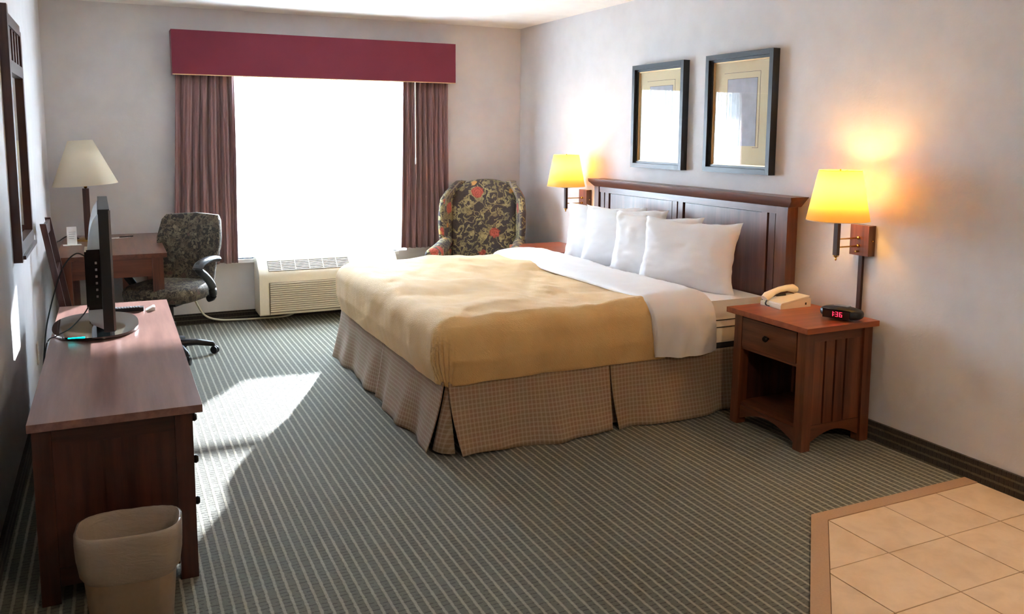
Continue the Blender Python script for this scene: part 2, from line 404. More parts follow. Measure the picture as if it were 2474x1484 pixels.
# ------------------------------------------------------------------ the room
T = .14
struct('floor', B().box(XL-T, XR+T, YF-T, YB+T+.03, -.1, 0), M['carpet'])
struct('ceiling', B().box(XL-T, XR+T, YF-T, YB+T+.03, H, H+.12), M['ceiling'])
struct('wall_right', B().box(XR, XR+T, YF, YB+T+.03, 0, H), M['wall'])
struct('wall_left', B().box(XL-T, XL, YF, YB+T+.03, 0, H), M['wall'])
struct('wall_front', B().box(XL-T, XR+T, YF-T, YF, 0, H), noisy('low_bounce_paint', srgb(96, 74, 62), .6, 20))  # unseen wall kept dark to cut the light bounced into the room
b = B(); Y2 = YB+.17
b.box(XL, WX0, YB, Y2, 0, H); b.box(WX1, XR, YB, Y2, 0, H); b.box(WX0, WX1, YB, Y2, 0, WZ0); b.box(WX0, WX1, YB, Y2, WZ1, H)
struct('wall_back', b, M['wall'])
# carpeted baseboards
def baseboard(name, pts, m):
    return struct(name, pts.bevel(.006, 2), m)
baseboard('baseboard_right', B().box(XR-.014, XR-.0005, YF+.02, YB-.015, .0005, .102), M['carpet_base_y'])
baseboard('baseboard_back', B().box(XL+.001, XR-.015, YB-.014, YB-.0005, .0005, .088), M['carpet_base_x'])
baseboard('baseboard_left', B().box(XL+.0005, XL+.014, YF+.02, YB-.015, .0005, .09), M['carpet_base_y'])
# window: frame, meeting rail, panes, sill
win = bpy.data.objects.new('window_1', None); C.objects.link(win); win['kind'] = 'structure'
fr = B(); yg = YB+.12
for x0, x1, z0, z1 in ((WX0, WX0+.045, WZ0, WZ1), (WX1-.045, WX1, WZ0, WZ1), (WX0, WX1, WZ0, WZ0+.045), (WX0, WX1, WZ1-.045, WZ1), (WX0, WX1, .945, .99)):
    fr.box(x0+.001, x1-.001, yg-.02, yg+.03, z0+.001, z1-.001)
obj('window_frame', fr, M['white'], win)
for z0, z1 in ((WZ0+.04, .95), (.985, WZ1-.04)):
    pb_ = B(); pb_.grid(2, 2, lambda u, v: (WX0+.04+(WX1-WX0-.08)*u, yg, z0+(z1-z0)*v)); obj('pane', pb_, M['glass'], win, sm=0, fix=False)
bx('window_sill', WX0-.02, WX1-.08, YB-.03, yg-.021, WZ0-.028, WZ0, M['white'], win)

# outdoors: pale lot, plus an overhang and greenery added to shape the sun patch
struct('ground', B().box(-30, 40, YB+.4, 70, -.35, -.25), M['asphalt'])

struct('sun_mask_overhang', B().box(-6, 9, YB+.22, YB+1.15, 2.02, 2.16), M['white'])  # unseen slab added to end the sun patch on the dresser
hg = B(); rh = random.Random(3)  # leafy mass added to block low sun left of the floor patch
def hf(u, v):
    th = PI*v; cx0, cx1 = -1.2, 2.20
    x = cx0+(cx1-cx0)*u; e = min(1, (1-abs(2*u-1))*9)**.5
    r_ = .30*e*(1+.22*nz(x*3, th*2, 5)+.12*nz(x*9, th*6, 2))
    return (x, YB+1.10-math.cos(th)*r_*1.0, -.24+(1.33*e+.05*nz(x*2.2, 1))*math.sin(th)**.6+.05*nz(x*11, th*8))
hg.grid(120, 30, hf)
for k in range(2600):
    p = Vector(hf(rh.random(), rh.uniform(.12, .88))); d1 = Vector((rh.uniform(-1, 1), rh.uniform(-1, 1), rh.uniform(-.5, 1))).normalized()*.035; d2 = d1.cross(Vector((rh.uniform(-1, 1), rh.uniform(-1, 1), rh.uniform(-1, 1)))).normalized()*.016
    p = p+d1*.4; hg.bm.faces.new([hg.bm.verts.new(q) for q in (p-d1, p+d2, p+d1, p-d2)])
tag(obj('sun_mask_shrub', hg, noisy('sun_mask_leaf', srgb(86, 112, 60), .6, 30, .25), None, sm=0, fix=False), 'unseen greenery added outside the window to shape the sun patch', 'sun_mask_shrub')

# entry tiles with a vinyl edge strip: a diagonal cut at the corner
def clip(poly, a_, b_, c_):     # keep a*x+b*y<=c
    out = []
    for i in range(len(poly)):
        p, q = poly[i], poly[(i+1) % len(poly)]
        dp, dq = a_*p[0]+b_*p[1]-c_, a_*q[0]+b_*q[1]-c_
        if dp <= 0: out.append(p)
        if dp*dq < 0:
            t = dp/(dp-dq); out.append((p[0]+t*(q[0]-p[0]), p[1]+t*(q[1]-p[1])))
    return out
DG = .167; YT = 2.31; XW = XR-.0145
tf = bpy.data.objects.new('tile_floor', None); C.objects.link(tf); tf['kind'] = 'structure'
poly = [(XW, YT), (DG+YT, YT), (DG+.3, .3), (XW, .3)]
obj('grout_bed', B().prism(poly, 2, .0004, .0035), M['grout'], tf, sm=0)
gx = [2.175+.305*k for k in range(-8, 5)]; gy = [2.025-.287*k for k in range(-1, 7)]
for i in range(len(gx)-1):
    for j in range(len(gy)-1):
        g = .0022
        x0, x1, y1, y0 = gx[i]+g, gx[i+1]-g, gy[j]-g, gy[j+1]+g
        p = [(x0, y0), (x1, y0), (x1, y1), (x0, y1)]
        p = clip(p, 0, 1, YT-.002); p = clip(p, 1, 0, XW-.001) if p else p
        if p: p = clip(p, -1, 1, -DG-.004)
        if p: p = clip(p, 0, -1, -.302)
        if len(p) < 3: continue
        ar = abs(sum(p[k][0]*p[(k+1) % len(p)][1]-p[(k+1) % len(p)][0]*p[k][1] for k in range(len(p))))/2
        if ar < .0006: continue
        obj('tile', B().prism(p, 2, .001, .0065+random.uniform(-.0004, .0004)).bevel(.0012, 1), M['tile'], tf, sm=0)
tr = B(); o1, o2 = (2.466, 2.372), (2.473, 2.31)
tr.prism([(XW, 2.372), (2.452, 2.372), (DG+YT, YT), (XW, YT)], 2, .0005, .009)
tr.prism([(2.452, 2.372), (.3+.08, .3), (DG+.3, .3), (DG+YT, YT)], 2, .0005, .009)
struct('trim_1', tr.bevel(.002, 1), M['vinyl'])

# recessed entry lamp above the tiles
dl = thing('recessed_lamp', 'round recessed ceiling lamp above the entry tiles', 'ceiling lamp', (2.95, .9, H))
obj('trim_ring', B().lathe([(.075, -.001), (.095, -.001), (.098, -.008), (.075, -.012)], 28, cap=False), M['white'], dl)
obj('lens', B().lathe([(.074, -.006), (.074, -.003)], 28), M['lamp_lens'], dl)
sd = bpy.data.lights.new('entry_light', 'SPOT'); so = bpy.data.objects.new('entry_light', sd); C.objects.link(so)
so.location = (2.95, .9, H-.02); so.rotation_euler = (math.radians(16), 0, 0)
sd.energy = ROOM_LAMP; sd.color = (1, .70, .42); sd.spot_size = math.radians(66); sd.spot_blend = .8; sd.shadow_soft_size = .08

# hall lamp behind the camera
hl = thing('hall_lamp', 'frosted dome ceiling lamp of the entry hall, behind the camera', 'ceiling lamp', (1.35, -.55, H))
obj('canopy', B().lathe([(.06, -.001), (.06, -.03), (.02, -.04)], 24), M['white'], hl)
obj('dome', B().lathe([(.15, -.041), (.148, -.07), (.12, -.105), (.07, -.125), (.005, -.13)], 32, cap=False), M['lamp_lens'], hl)
hd = bpy.data.lights.new('hall_light', 'AREA'); ho = bpy.data.objects.new('hall_light', hd); C.objects.link(ho)
hd.shape = 'DISK'; hd.size = .3; hd.energy = HALL_LAMP; hd.color = (1, .76, .52); ho.location = (1.35, -.55, H-.14); ho.rotation_euler = (math.radians(42), 0, math.radians(-8))

# ------------------------------------------------------------------ window treatment
v = B()
VX0, VX1, VY, VZ0, VZ1 = .44, 2.68, 6.765, 1.93, 2.252
va = thing('valance', 'burgundy upholstered box valance above the window', 'valance', (VX0, VY, VZ0))
bx('front_board', 0, VX1-VX0, 0, .02, 0, VZ1-VZ0, M['valance'], va, .008)
for x in (0, VX1-VX0-.02): bx('return_board', x, x+.02, .021, YB-VY-.001, 0, VZ1-VZ0, M['valance'], va, .004)
bx('top_board', .02, VX1-VX0-.02, .021, YB-VY-.001, VZ1-VZ0-.02, VZ1-VZ0-.002, M['valance'], va, .002)
bx('hem_piping', .002, VX1-VX0-.002, .0, .012, -.006, .0, M['gilt'], va, .002)
def curtain(name, label, x0t, x1t, x0b, x1b, z0, z1, y, folds, seed, amp=.028):
    b = B(); rs = random.Random(seed); ph = [rs.uniform(0, 6) for _ in range(6)]
    def fn(u, v):
        z = z0+(z1-z0)*v
        k = 1-v
        uu = u + .010*math.sin(5*u+ph[0]+2*k)
        x = (x0t+(x1t-x0t)*uu)*v+(x0b+(x1b-x0b)*uu)*k + .006*math.sin(3*k+ph[1])*math.sin(PI*u)
        a_ = amp*(.55+.45*k)*(1+.5*nz(u*4+seed, k*1.5))
        f = math.sin(2*PI*folds*(u+.10*nz(u*3.5, k*1.2, seed)) + ph[2] + .7*nz(seed, k*2))
        f = .8*f*(1.25-.25*f*f)+.35*math.sin(2*PI*folds*2.3*u+ph[3]+1.5*nz(u*5, k*2, seed))
        yy = y + a_*f + .004*nz(u*40, k*8, seed)
        return (x, yy, z + (.008*nz(u*6, seed)*k))
    b.grid(int(folds*24), 50, fn)
    o = obj(name, b, M['curtain'], None, sm=80, solid=.002, fix=False)
    tag(o, label, 'curtain', 'curtains at the window'); return o
c1 = curtain('curtain', 'gathered mauve curtain left of the window, behind the office chair', .47, .885, .40, .862, .485, 2.19, 6.835, 6.5, 3, .036)
c2 = curtain('curtain', 'gathered mauve curtain right of the window, beside the wing armchair', 2.245, 2.63, 2.205, 2.64, .53, 2.19, 6.835, 8, 5, .032)
# sheer panel: sinusoidal folds, single cloth
b = B()
def fs(u, v):
    x = .812+(2.273-.812)*u; z = .503+(2.07-.503)*v
    f = math.sin(2*PI*(u*34+.9*nz(u*5, v*.4, 2)))
    return (x+.010*math.sin(4*PI*(u*34)), 6.958+(.011+.004*nz(u*9, v))*f, z)
b.grid(34*10, 6, fs)
tag(obj('sheer_curtain', b, M['sheer'], None, sm=80, fix=False), 'thin white sheer drawn across the bright window', 'sheer')
wd = thing('curtain_wand', 'thin white draw wand hanging on the right curtain', 'wand', (2.322, 6.775, 1.245))
obj('rod', B().tube([(0, 0, 0), (0, 0, .70)], .0042, 8), M['white'], wd); obj('tip', B().lathe([(.003, 0), (.006, .01), (.006, .05), (.004, .06)], 8), M['white'], wd)

# ------------------------------------------------------------------ wall air conditioner under the window
ac = thing('air_conditioner', 'cream wall air conditioner with louvred front under the window', 'air conditioner', (1.0, YB-.001, .075))
AW = 1.13
def acprof(d): return [(-.0, 0), (-.245, 0), (-.255, .01), (-.262, .30), (-.252, .335), (-.16, .425), (-.135, .44), (0, .45)]
prof = acprof(0)
b = B().prism(prof, 0, 0, AW); obj('housing', b.bevel(.012, 3, 25), M['cream'], ac)
b = B()
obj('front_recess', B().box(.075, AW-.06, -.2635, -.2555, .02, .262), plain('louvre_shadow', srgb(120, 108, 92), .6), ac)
b = B(); b.box(.07, AW-.055, -.272, -.2626, .262, .266)
for k in range(14):
    z = .028+k*.0168
    b = B().prism([(-.2637, z), (-.270, z+.002), (-.272, z+.008), (-.2637, z+.0125)], 0, .08, AW-.065)
    obj('louvre', b, M['cream'], ac, sm=0)
# top grille set in the slope between (-.252,.335) and (-.16,.425)
sl = Vector((0, .092, .090)).normalized(); nrm = Vector((0, -.090, .092)).normalized(); p0 = Vector((0, -.246, .341))
def slope_box(x0, x1, a_, b_, h0, h1, name, m):
    bb = B(); vs = []
    Mx = Matrix(((1, 0, 0, 0), (0, sl.y, nrm.y, p0.y), (0, sl.z, nrm.z, p0.z), (0, 0, 0, 1)))
    bb.box(x0, x1, a_, b_, h0, h1, Mx); return obj(name, bb, m, ac, sm=0)
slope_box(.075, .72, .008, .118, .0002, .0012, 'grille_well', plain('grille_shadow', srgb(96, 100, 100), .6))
for k in range(7): slope_box(.078, .717, .012+k*.0158, .0185+k*.0158, .0013, .006, 'grille_slat', M['cream'])
for k in range(5): slope_box(.175+k*.11, .181+k*.11, .009, .117, .0014, .0075, 'grille_rib', M['cream'])
slope_box(.79, 1.06, -.002, .128, -.004, .012, 'control_door', M['cream'])
slope_box(.80, 1.00, .004, .012, .0122, .0135, 'door_grip', M['gilt'])
obj('seam', B().box(.0735, .0765, -.2645, -.2625, .0, .262), plain('seam', srgb(110, 96, 80), .7), ac)
# power cord of the unit
cord = B(); pts = [(.50, 6.60, .33), (.535, 6.70, .22), (.60, 6.78, .10), (.70, 6.83, .045), (.85, 6.86, .025), (1.05, 6.87, .018), (1.25, 6.88, .02), (1.35, 6.88, .07)]
def spline(P, n=8):
    P = [Vector(p) for p in P]; out = []
    for i in range(len(P)-1):
        a_, b_, c_, d_ = P[max(i-1, 0)], P[i], P[i+1], P[min(i+2, len(P)-1)]
        for k in range(n):
            t = k/n; out.append(.5*((2*b_)+(c_-a_)*t+(2*a_-5*b_+4*c_-d_)*t*t+(-a_+3*b_-3*c_+d_)*t**3))
    out.append(P[-1]); return out
obj('power_cord', cord.tube([p-Vector((1.0, YB-.001, .075)) for p in spline(pts)], .0075, 8), M['cord_white'], ac, label='cream power cord drooping along the baseboard')

# ------------------------------------------------------------------ bed
BX0, BX1, BY0, BY1, BT = 1.36, 3.262, 3.585, 5.515, .615
bed = thing('bed', 'queen bed with slatted wooden headboard and checked pleated skirt', 'bed', (0, 0, 0))
def rbox(x0, x1, y0, y1, z0, z1, r, seg=5):
    return B().box(x0, x1, y0, y1, z0, z1).bevel(r, seg)
obj('mattress', rbox(BX0+.01, BX1, BY0+.01, BY1-.01, .375, BT-.005, .05), M['linen'], bed)
obj('mattress_band', rbox(BX0+.02, BX1-.004, BY0+.017, BY1-.017, .347, .374, .008, 2), M['box_spring'], bed)
obj('box_spring', rbox(BX0+.03, BX1-.004, BY0+.03, BY1-.03, .10, .345, .01, 2), M['box_spring'], bed)
for z in (.50, .46): obj('piping', B().tube([(BX0+.3, BY0+.0095, z), (BX1-.06, BY0+.0095, z)], .003, 6), M['box_spring'], bed)
for x in (BX0+.2, BX1-.2):
    for y in (BY0+.2, BY1-.2): bx('bed_leg', x-.03, x+.03, y-.03, y+.03, .001, .099, M['black'], bed)
# skirt panels
def skirt_panel(axis, a0, a1, pos, out, m, seed, flare=.075, e0=0, e1=0, inset0=0, inset1=0, zt=.345, zb=.008):
    """axis 0: panel runs along x at y=pos, flaring to out (+-1) ; e0/e1 widen the hem ends"""
    b = B()
    def fn(u, v):
        k = 1-v; z = zb+(zt-zb)*v + .012*k*(nz(u*3, seed)+.3*math.sin(7*u+seed))
        s_ = a0+(a1-a0)*u + k*k*((u)*e1-(1-u)*e0)
        fl = flare*k**1.3*(1+.25*math.sin(3*u*PI+seed)) + .010*k*math.sin(u*(a1-a0)*22+seed*2)+.014*k*k*nz(u*8, seed, 1)
        edge = max(0, 1-u/.05)*inset0 + max(0, 1-(1-u)/.05)*inset1
        fl -= edge*k
        p = pos+out*(.004+fl)
        return (s_, p, z) if axis == 0 else (p, s_, z)
    b.grid(70, 16, fn)
    return obj('skirt_panel', b, m, bed, sm=80, solid=.003, fix=False)
skirt_panel(0, BX0+.02, 2.262, BY0+.005, -1, M['plaid_x'], 1.3, .085, e0=-.03, e1=-.012)
skirt_panel(0, 2.266, BX1-.01, BY0+.004, -1, M['plaid_x'], 4.1, .07, e0=-.025)
skirt_panel(1, BY0+.01, 4.555, BX0+.005, -1, M['plaid_y'], 2.2, .075, e0=-.015, e1=-.02, inset1=.0)
skirt_panel(1, 4.56, BY1+.0, BX0+.005, -1, M['plaid_y'], 5.7, .055, e1=.0)
skirt_panel(0, BX0+.02, BX1-.02, BY1-.005, 1, M['plaid_x'], 3.0, .07)
for (ax, s0, s1, ps) in ((0, 2.20, 2.34, BY0+.022), (1, 4.48, 4.64, BX0+.022)):
    b = B(); b.grid(8, 4, lambda u, v: ((s0+(s1-s0)*u, ps-.02*(1-v), .02+.3*v) if ax == 0 else (ps-.02*(1-v), s0+(s1-s0)*u, .02+.3*v)))
    obj('pleat_insert', b, M['plaid_x' if ax == 0 else 'plaid_y'], bed, solid=.003, fix=False)
# corner insert
b = B(); b.grid(14, 6, lambda u, v: (BX0+.03-(.075*(1-v)+.012)*math.cos(u*PI/2)*.9, BY0+.03-(.09*(1-v)+.012)*math.sin(u*PI/2)*.9, .02+.3*v))
obj('pleat_insert', b, M['plaid_y'], bed, sm=80, solid=.003, fix=False)
# headboard
HX = 3.29; hb = obj('headboard', B().box(HX+.022, XR-.018, 3.45, 5.45, .30, 1.12).bevel(.003), wood_h[1], bed)
def hpart(name, y0, y1, z0, z1, m=None, x0=HX, x1=HX+.021, bev=.0025):
    return bx(name, x0, x1, y0, y1, z0, z1, m or wood_h[2], hb, bev)
hpart('post', 3.447, 3.535, .02, 1.118, x0=HX-.012, x1=HX+.06); hpart('post', 5.395, 5.455, .02, 1.118, x0=HX-.012, x1=HX+.06)
hpart('top_rail', 3.536, 5.394, 1.078, 1.118, wood_h[1], x0=HX-.006)
hpart('slat', 3.552, 3.600, .56, 1.077); hpart('stile', 3.616, 3.66, .56, 1.077)
hpart('panel', 3.662, 4.366, .56, 1.074, x0=HX+.006)
for y0, y1 in ((4.368, 4.372),): pass
hpart('slat', 4.384, 4.432, .56, 1.077); hpart('slat', 4.446, 4.494, .56, 1.077)
hpart('panel', 4.508, 5.256, .56, 1.074, x0=HX+.006)
hpart('slat', 5.272, 5.321, .56, 1.077); hpart('slat', 5.335, 5.384, .56, 1.077)
b = B().prism([(HX+.075, 1.119), (HX-.014, 1.119), (HX-.05, 1.155), (HX-.054, 1.176), (HX+.075, 1.176)], 1, 3.385, 5.485)
# bevel the ends outward
for v_ in b.bm.verts:
    if v_.co.z < 1.13: v_.co.y += .055 if v_.co.y < 4 else -.03
obj('crown_cap', b.bevel(.003, 2), wood_h[1], hb)

# cloth mapped over the mattress: overflow beyond the inset rectangle runs down the sides
def drape(nu, nv, x0, x1, y0, y1, zt, R, drop_x0, drop_x1, drop_y, zfun, wob, zmin):
    ix0, ix1, iy0, iy1 = x0+R, x1-R, y0+R, y1-R
    if not drop_x1: ix1 = x1
    if not drop_x0: ix0 = x0
    s0 = ix0-(drop_x0 or 0); s1 = ix1+(drop_x1 or 0); t0 = iy0-drop_y; t1 = iy1+drop_y
    def fn(u, v):
        s_ = s0+(s1-s0)*u; t_ = t0+(t1-t0)*v
        px, py = min(max(s_, ix0), ix1), min(max(t_, iy0), iy1)
        ox, oy = s_-px, t_-py; r = (abs(ox)**3+abs(oy)**3)**(1/3)
        q = R*PI/2
        if r < 1e-6: h, d = 0, 0; dx = dy = 0
        else:
            L2_ = math.hypot(ox, oy); dx, dy = ox/L2_, oy/L2_
            if r < q: h, d = R*math.sin(r/R), R*(1-math.cos(r/R))
            else: h, d = R, R+(r-q)
        z = zt-d
        wv = wob(px+dx*h, py+dy*h, r, dx, dy)
        hz = zfun(px+dx*h, py+dy*h)*max(0, 1-r/.15)
        z = max(z, zmin(px+dx*h, py+dy*h)) 
        side = min(1, r/q)
        return (px+dx*(h+wv*side), py+dy*(h+wv*side), z+hz)
    b = B(); b.grid(nu, nv, fn); return b
def top_bumps(x, y):
    return .026*nz(x*2.8, y*2.4, 3.3) + .013*nz(x*7, y*5, 9)+.004*nz(x*16, y*12, 2) + .012*math.exp(-((x-2.30)/.35)**2)*(.6+.4*math.sin(y*4))
def wobb(x, y, r, dx, dy):
    cor = abs(dx*dy)*2
    a_ = math.atan2(dy, dx)
    return .010*nz(x*5, y*5, r*3)+.003*nz(x*16, y*16, r*10) + .012*min(1, r/.25) - .030*max(0, (r-.24)/.12) + cor*(.016*abs(math.sin(a_*13+.4))*min(1, r/.2) - .03*max(0, r-.15)/.2)
def zm(x, y): return .335+.006*nz(x*4, y*4, 1)-.02*math.exp(-(((x-1.40)/.12)**2+((y-3.6)/.12)**2))
bb = drape(190, 230, BX0-.035, 2.60, BY0-.022, BY1+.02, BT+.022, .085, .36, 0, .36, top_bumps, wobb, zm)
blanket = obj('blanket', bb, M['blanket'], None, sm=80, solid=.010, fix=False)
tag(blanket, 'wrinkled yellow blanket tucked over the foot of the bed', 'blanket')
# white sheet and duvet folded down above the blanket edge: a puffy band over the bed
def band(x0, x1, y0, y1, zt, R, puff, drop, seed):
    b = B(); iy0, iy1 = y0+R, y1-R; q = R*PI/2
    t0, t1 = iy0-drop, iy1+drop
    def fn(u, v):
        t_ = t0+(t1-t0)*v; py = min(max(t_, iy0), iy1); oy = t_-py; r = abs(oy); sg = -1 if oy < 0 else 1
        if r < q: h, d = R*math.sin(r/R), R*(1-math.cos(r/R))
        else: h, d = R, R+r-q
        # closed section in u: lower then upper lip
        ang = 2*PI*u; cx = -math.cos(ang); th = math.sin(ang)
        wid = (x1-x0)/2
        xc = (x0+x1)/2 + .015*nz(v*5, seed)+ (.05*(r/.4) if sg < 0 else 0)
        x = xc + wid*cx*(1-.06*nz(v*6, 4, seed)) 
        t2 = max(0, th)**.6*puff*(1+.25*nz(x*3, v*7, seed)) - max(0, -th)**.5*.003
        t2 += (.006*nz(x*12, v*22, seed)+.003*nz(x*30, v*60, seed))*(th > 0)
        side = min(1, r/q); nyv = sg*math.sin(min(r, q)/R) if r > 0 else 0; nzv = math.cos(min(r, q)/R)
        bulge = .022*side*max(0, math.sin(min(1, r/drop)*PI))*(th > 0)
        fold = (.010*math.sin(x*38+seed+v*9+3*nz(x*6, v*8))+.008*nz(x*30, v*14, seed))*side*(th > 0)
        return (x, py+sg*h+nyv*(t2+bulge+fold)+nyv*.004, zt-d+nzv*t2 + (.012*nz(x*5, seed)*side if th > 0 else 0))
    b.grid(40, 200, fn, closeu=True)
    return b
fold = obj('turned_down_sheet', band(2.475, 2.868, BY0-.030, BY1+.035, BT+.028, .09, .040, .345, 2.0), M['linen'], None, sm=80, fix=False)
tag(fold, 'puffy white duvet edge folded down above the yellow blanket', 'duvet')
# pillows
def pillow_bm(W=.66, Hh=.43, T_=.15, seed=0):
    b = B(); n = 34
    def pt(u, v, s_):
        U, V = 2*u-1, 2*v-1
        k = max(0, (1-abs(U)**3.2)*(1-abs(V)**3.2))**.55
        x = U*W/2*(1-.10*(1-V*V)*abs(U)**2); z = V*Hh/2*(1+.03*abs(U)-.10*(1-abs(U)**1.6)*abs(V)**2*(1 if V > 0 else .35))
        y = s_*(T_/2*k) + .010*nz(U*2.2, V*2.2, seed+s_) *k + .005*nz(U*7, V*7, seed*2+s_)
        cr_ = math.exp(-((abs(U)-.9)**2+(abs(V)-.85)**2)/.03)
        y += .010*nz(U*9, V*3, seed)*abs(U)**3+s_*.010*cr_*math.sin(14*(U*math.copysign(1, V)+V*math.copysign(1, U)))
        return (x+.006*nz(V*5, seed), y, z+.008*nz(U*4, seed+3))
    F = [[b.bm.verts.new(pt(i/(n-1), j/(n-1), -1)) for j in range(n)] for i in range(n)]
    G = [[F[i][j] if i in (0, n-1) or j in (0, n-1) else b.bm.verts.new(pt(i/(n-1), j/(n-1), 1)) for j in range(n)] for i in range(n)]
    for g in (F, G):
        for i in range(n-1):
            for j in range(n-1):
                q = (g[i][j], g[i+1][j], g[i+1][j+1], g[i][j+1])
                if len(set(q)) > 2:
                    try: b.bm.faces.new(q)
                    except ValueError: pass
    return b
# local frame: x = width, z = height, y = thickness; width runs from the far end (forward) to the near end (at the headboard)
PIL = [((3.07, 4.985, .828), 24, 11, 'pillow farthest from the near nightstand, mostly hidden by the next pillow', 4),
       ((3.05, 4.71, .834), 23, 11, 'second white pillow from the armchair side, with a pointed top corner', 3),
       ((3.045, 4.335, .822), 22, 11, 'third white pillow from the armchair side, tucked behind the frontmost one', 2),
       ((3.035, 3.985, .822), 22, 12, 'frontmost white pillow, fully in view, next to the nightstand with the telephone', 1)]
for (loc, yaw, lean, lab, sd_) in PIL:
    o = obj('pillow', pillow_bm(.655, .405, .12, sd_*1.7), M['linen'], None, sm=80)
    o.location = (loc[0], loc[1], loc[2]-.014)
    # width direction (x local) -> world (sin yaw, -cos yaw); lean back towards +x
    wdir = Vector((math.sin(math.radians(yaw)), -math.cos(math.radians(yaw)), 0)); nrm_ = Vector((0, 0, 1)).cross(wdir) 
    zdir = (Vector((0, 0, 1))*math.cos(math.radians(lean)) + nrm_*math.sin(math.radians(lean))).normalized(); ydir = zdir.cross(wdir)
    o.rotation_euler = Matrix((wdir, ydir, zdir)).transposed().to_euler()
    tag(o, 'white '+lab if not lab.startswith(('second', 'third', 'front')) else lab, 'pillow', 'white pillows against the headboard')

# ------------------------------------------------------------------ nightstands
def nightstand(loc, label):
    n = thing('nightstand', label, 'nightstand', loc, 0, 'nightstands either side of the bed')
    # local: x 0 (front) .. .44, y 0 (near side) .. .50 ; z 0..0.612
    D, Wd, Z = .43, .50, .585
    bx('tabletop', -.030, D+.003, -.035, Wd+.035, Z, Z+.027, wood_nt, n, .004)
    for x in (0, D-.055):
        for y in (0, Wd-.055):
            b = B().box(x, x+.055, y, y+.055, .002, Z-.0005)
            for v_ in b.bm.verts:
                if v_.co.z < .01:
                    v_.co.x += (-.006 if x == 0 else .0) ; v_.co.y += (-.006 if y == 0 else .006)
            obj('leg', b.bevel(.003), wood[2], n)
    for y in (.008, Wd-.028):     # side frames: rails and slats with slots between
        bx('side_rail', .056, D-.056, y, y+.02, .53, Z-.001, wood[0], n, .002)
        xs = [.056, .128, .140, .195, .207, .262, .274, D-.056]
        for k in range(4): bx('side_slat', xs[2*k], xs[2*k+1], y+.002, y+.018, .121, .529, wood[2], n, .002)
        pts = [(.056, .12)] + [(.056+(D-.112)*t/12, .035+.05*math.sin(PI*t/12)) for t in range(13)] + [(D-.056, .12)]
        obj('side_apron', B().prism(pts, 1, y, y+.02), wood[0], n, sm=0)
        bx('side_back', .056, D-.056, y+.0085 if y < .1 else y+.0085, y+.0115, .12, .53, M['black'], n, 0) if False else None
    bx('inner_side', .056, D-.056, .029, .034, .121, .529, wood_d[2], n, .001)
    bx('inner_side', .056, D-.056, Wd-.034, Wd-.029, .121, .529, wood_d[2], n, .001)
    bx('back_panel', D-.012, D-.004, .056, Wd-.056, .10, Z-.002, wood_d[2], n, .001)
    bx('shelf', .012, D-.014, .036, Wd-.036, .105, .121, wood[1], n, .002)
    pts = [(.056, .104)] + [(.056+(Wd-.112)*t/14, .032+.055*math.sin(PI*t/14)) for t in range(15)] + [(Wd-.056, .104)]
    obj('front_apron', B().prism(pts, 0, .004, .024), wood[1], n, sm=0)
    bx('drawer_rail', .004, .024, .056, Wd-.056, .405, .418, wood[1], n, .002)
    dr = bx('drawer', -.002, .018, .060, Wd-.060, .421, .572, wood[1], n, .003)
    obj('knob', B().lathe([(.006, 0), (.006, .010), (.014, .014), (.016, .022), (.011, .029)], 16, mat=Matrix.Translation((-.002, Wd/2, .50)) @ Matrix.Rotation(-PI/2, 4, 'Y')), M['dark_knob'], dr)
    return n
ns1 = nightstand((2.915, 2.906, 0), 'wooden nightstand holding the telephone and clock, slatted side in view')
ns2 = dup(ns1, (2.928, 5.605, 0), 'wooden nightstand behind the bed beside the wing armchair, only its top in view')

# telephone
ph = thing('telephone', 'cream desk telephone on the near nightstand', 'telephone', (3.085, 3.262, .6125), math.radians(0))
b = B().prism([(0, 0), (.205, 0), (.205, .042), (.19, .05), (0, .020)], 1, 0, .150)
obj('base', b.bevel(.004, 2), M['phone'], ph)
b = B().prism([(.002, .0215), (.19, .0515), (.196, .058), (.004, .030)], 1, .0, .092)
obj('keypad_face', b.bevel(.002), M['phone'], ph)
hs_ = B(); path = [(.000, .122, .036), (.02, .122, .050), (.06, .122, .066), (.10, .122, .077), (.15, .122, .082), (.19, .122, .078), (.212, .122, .068)]
rad = [.019, .022, .0165, .0155, .0165, .022, .019]
hs_.tube(path, rad, 14)
for v_ in hs_.bm.verts: v_.co.y = .122+(v_.co.y-.122)*1.15
obj('handset', hs_, M['phone'], ph, sm=70)
obj('slot', B().box(.055, .12, .0925, .0945, .048, .060, Matrix.Translation((0, 0, 0))), M['cord_black'], ph)
obj('jack', B().box(.165, .175, -.0008, .001, .012, .024), M['cord_black'], ph)
coil = [(.006+.002*math.sin(k*1.1)-.02*math.sin(k/40*PI), .11-.03*(k/40)+.004*math.cos(k*1.1), .030-.026*math.sin(k/40*PI/2)) for k in range(41)]
obj('coiled_cord', B().tube(coil, .0022, 6), M['cord_black'], ph)
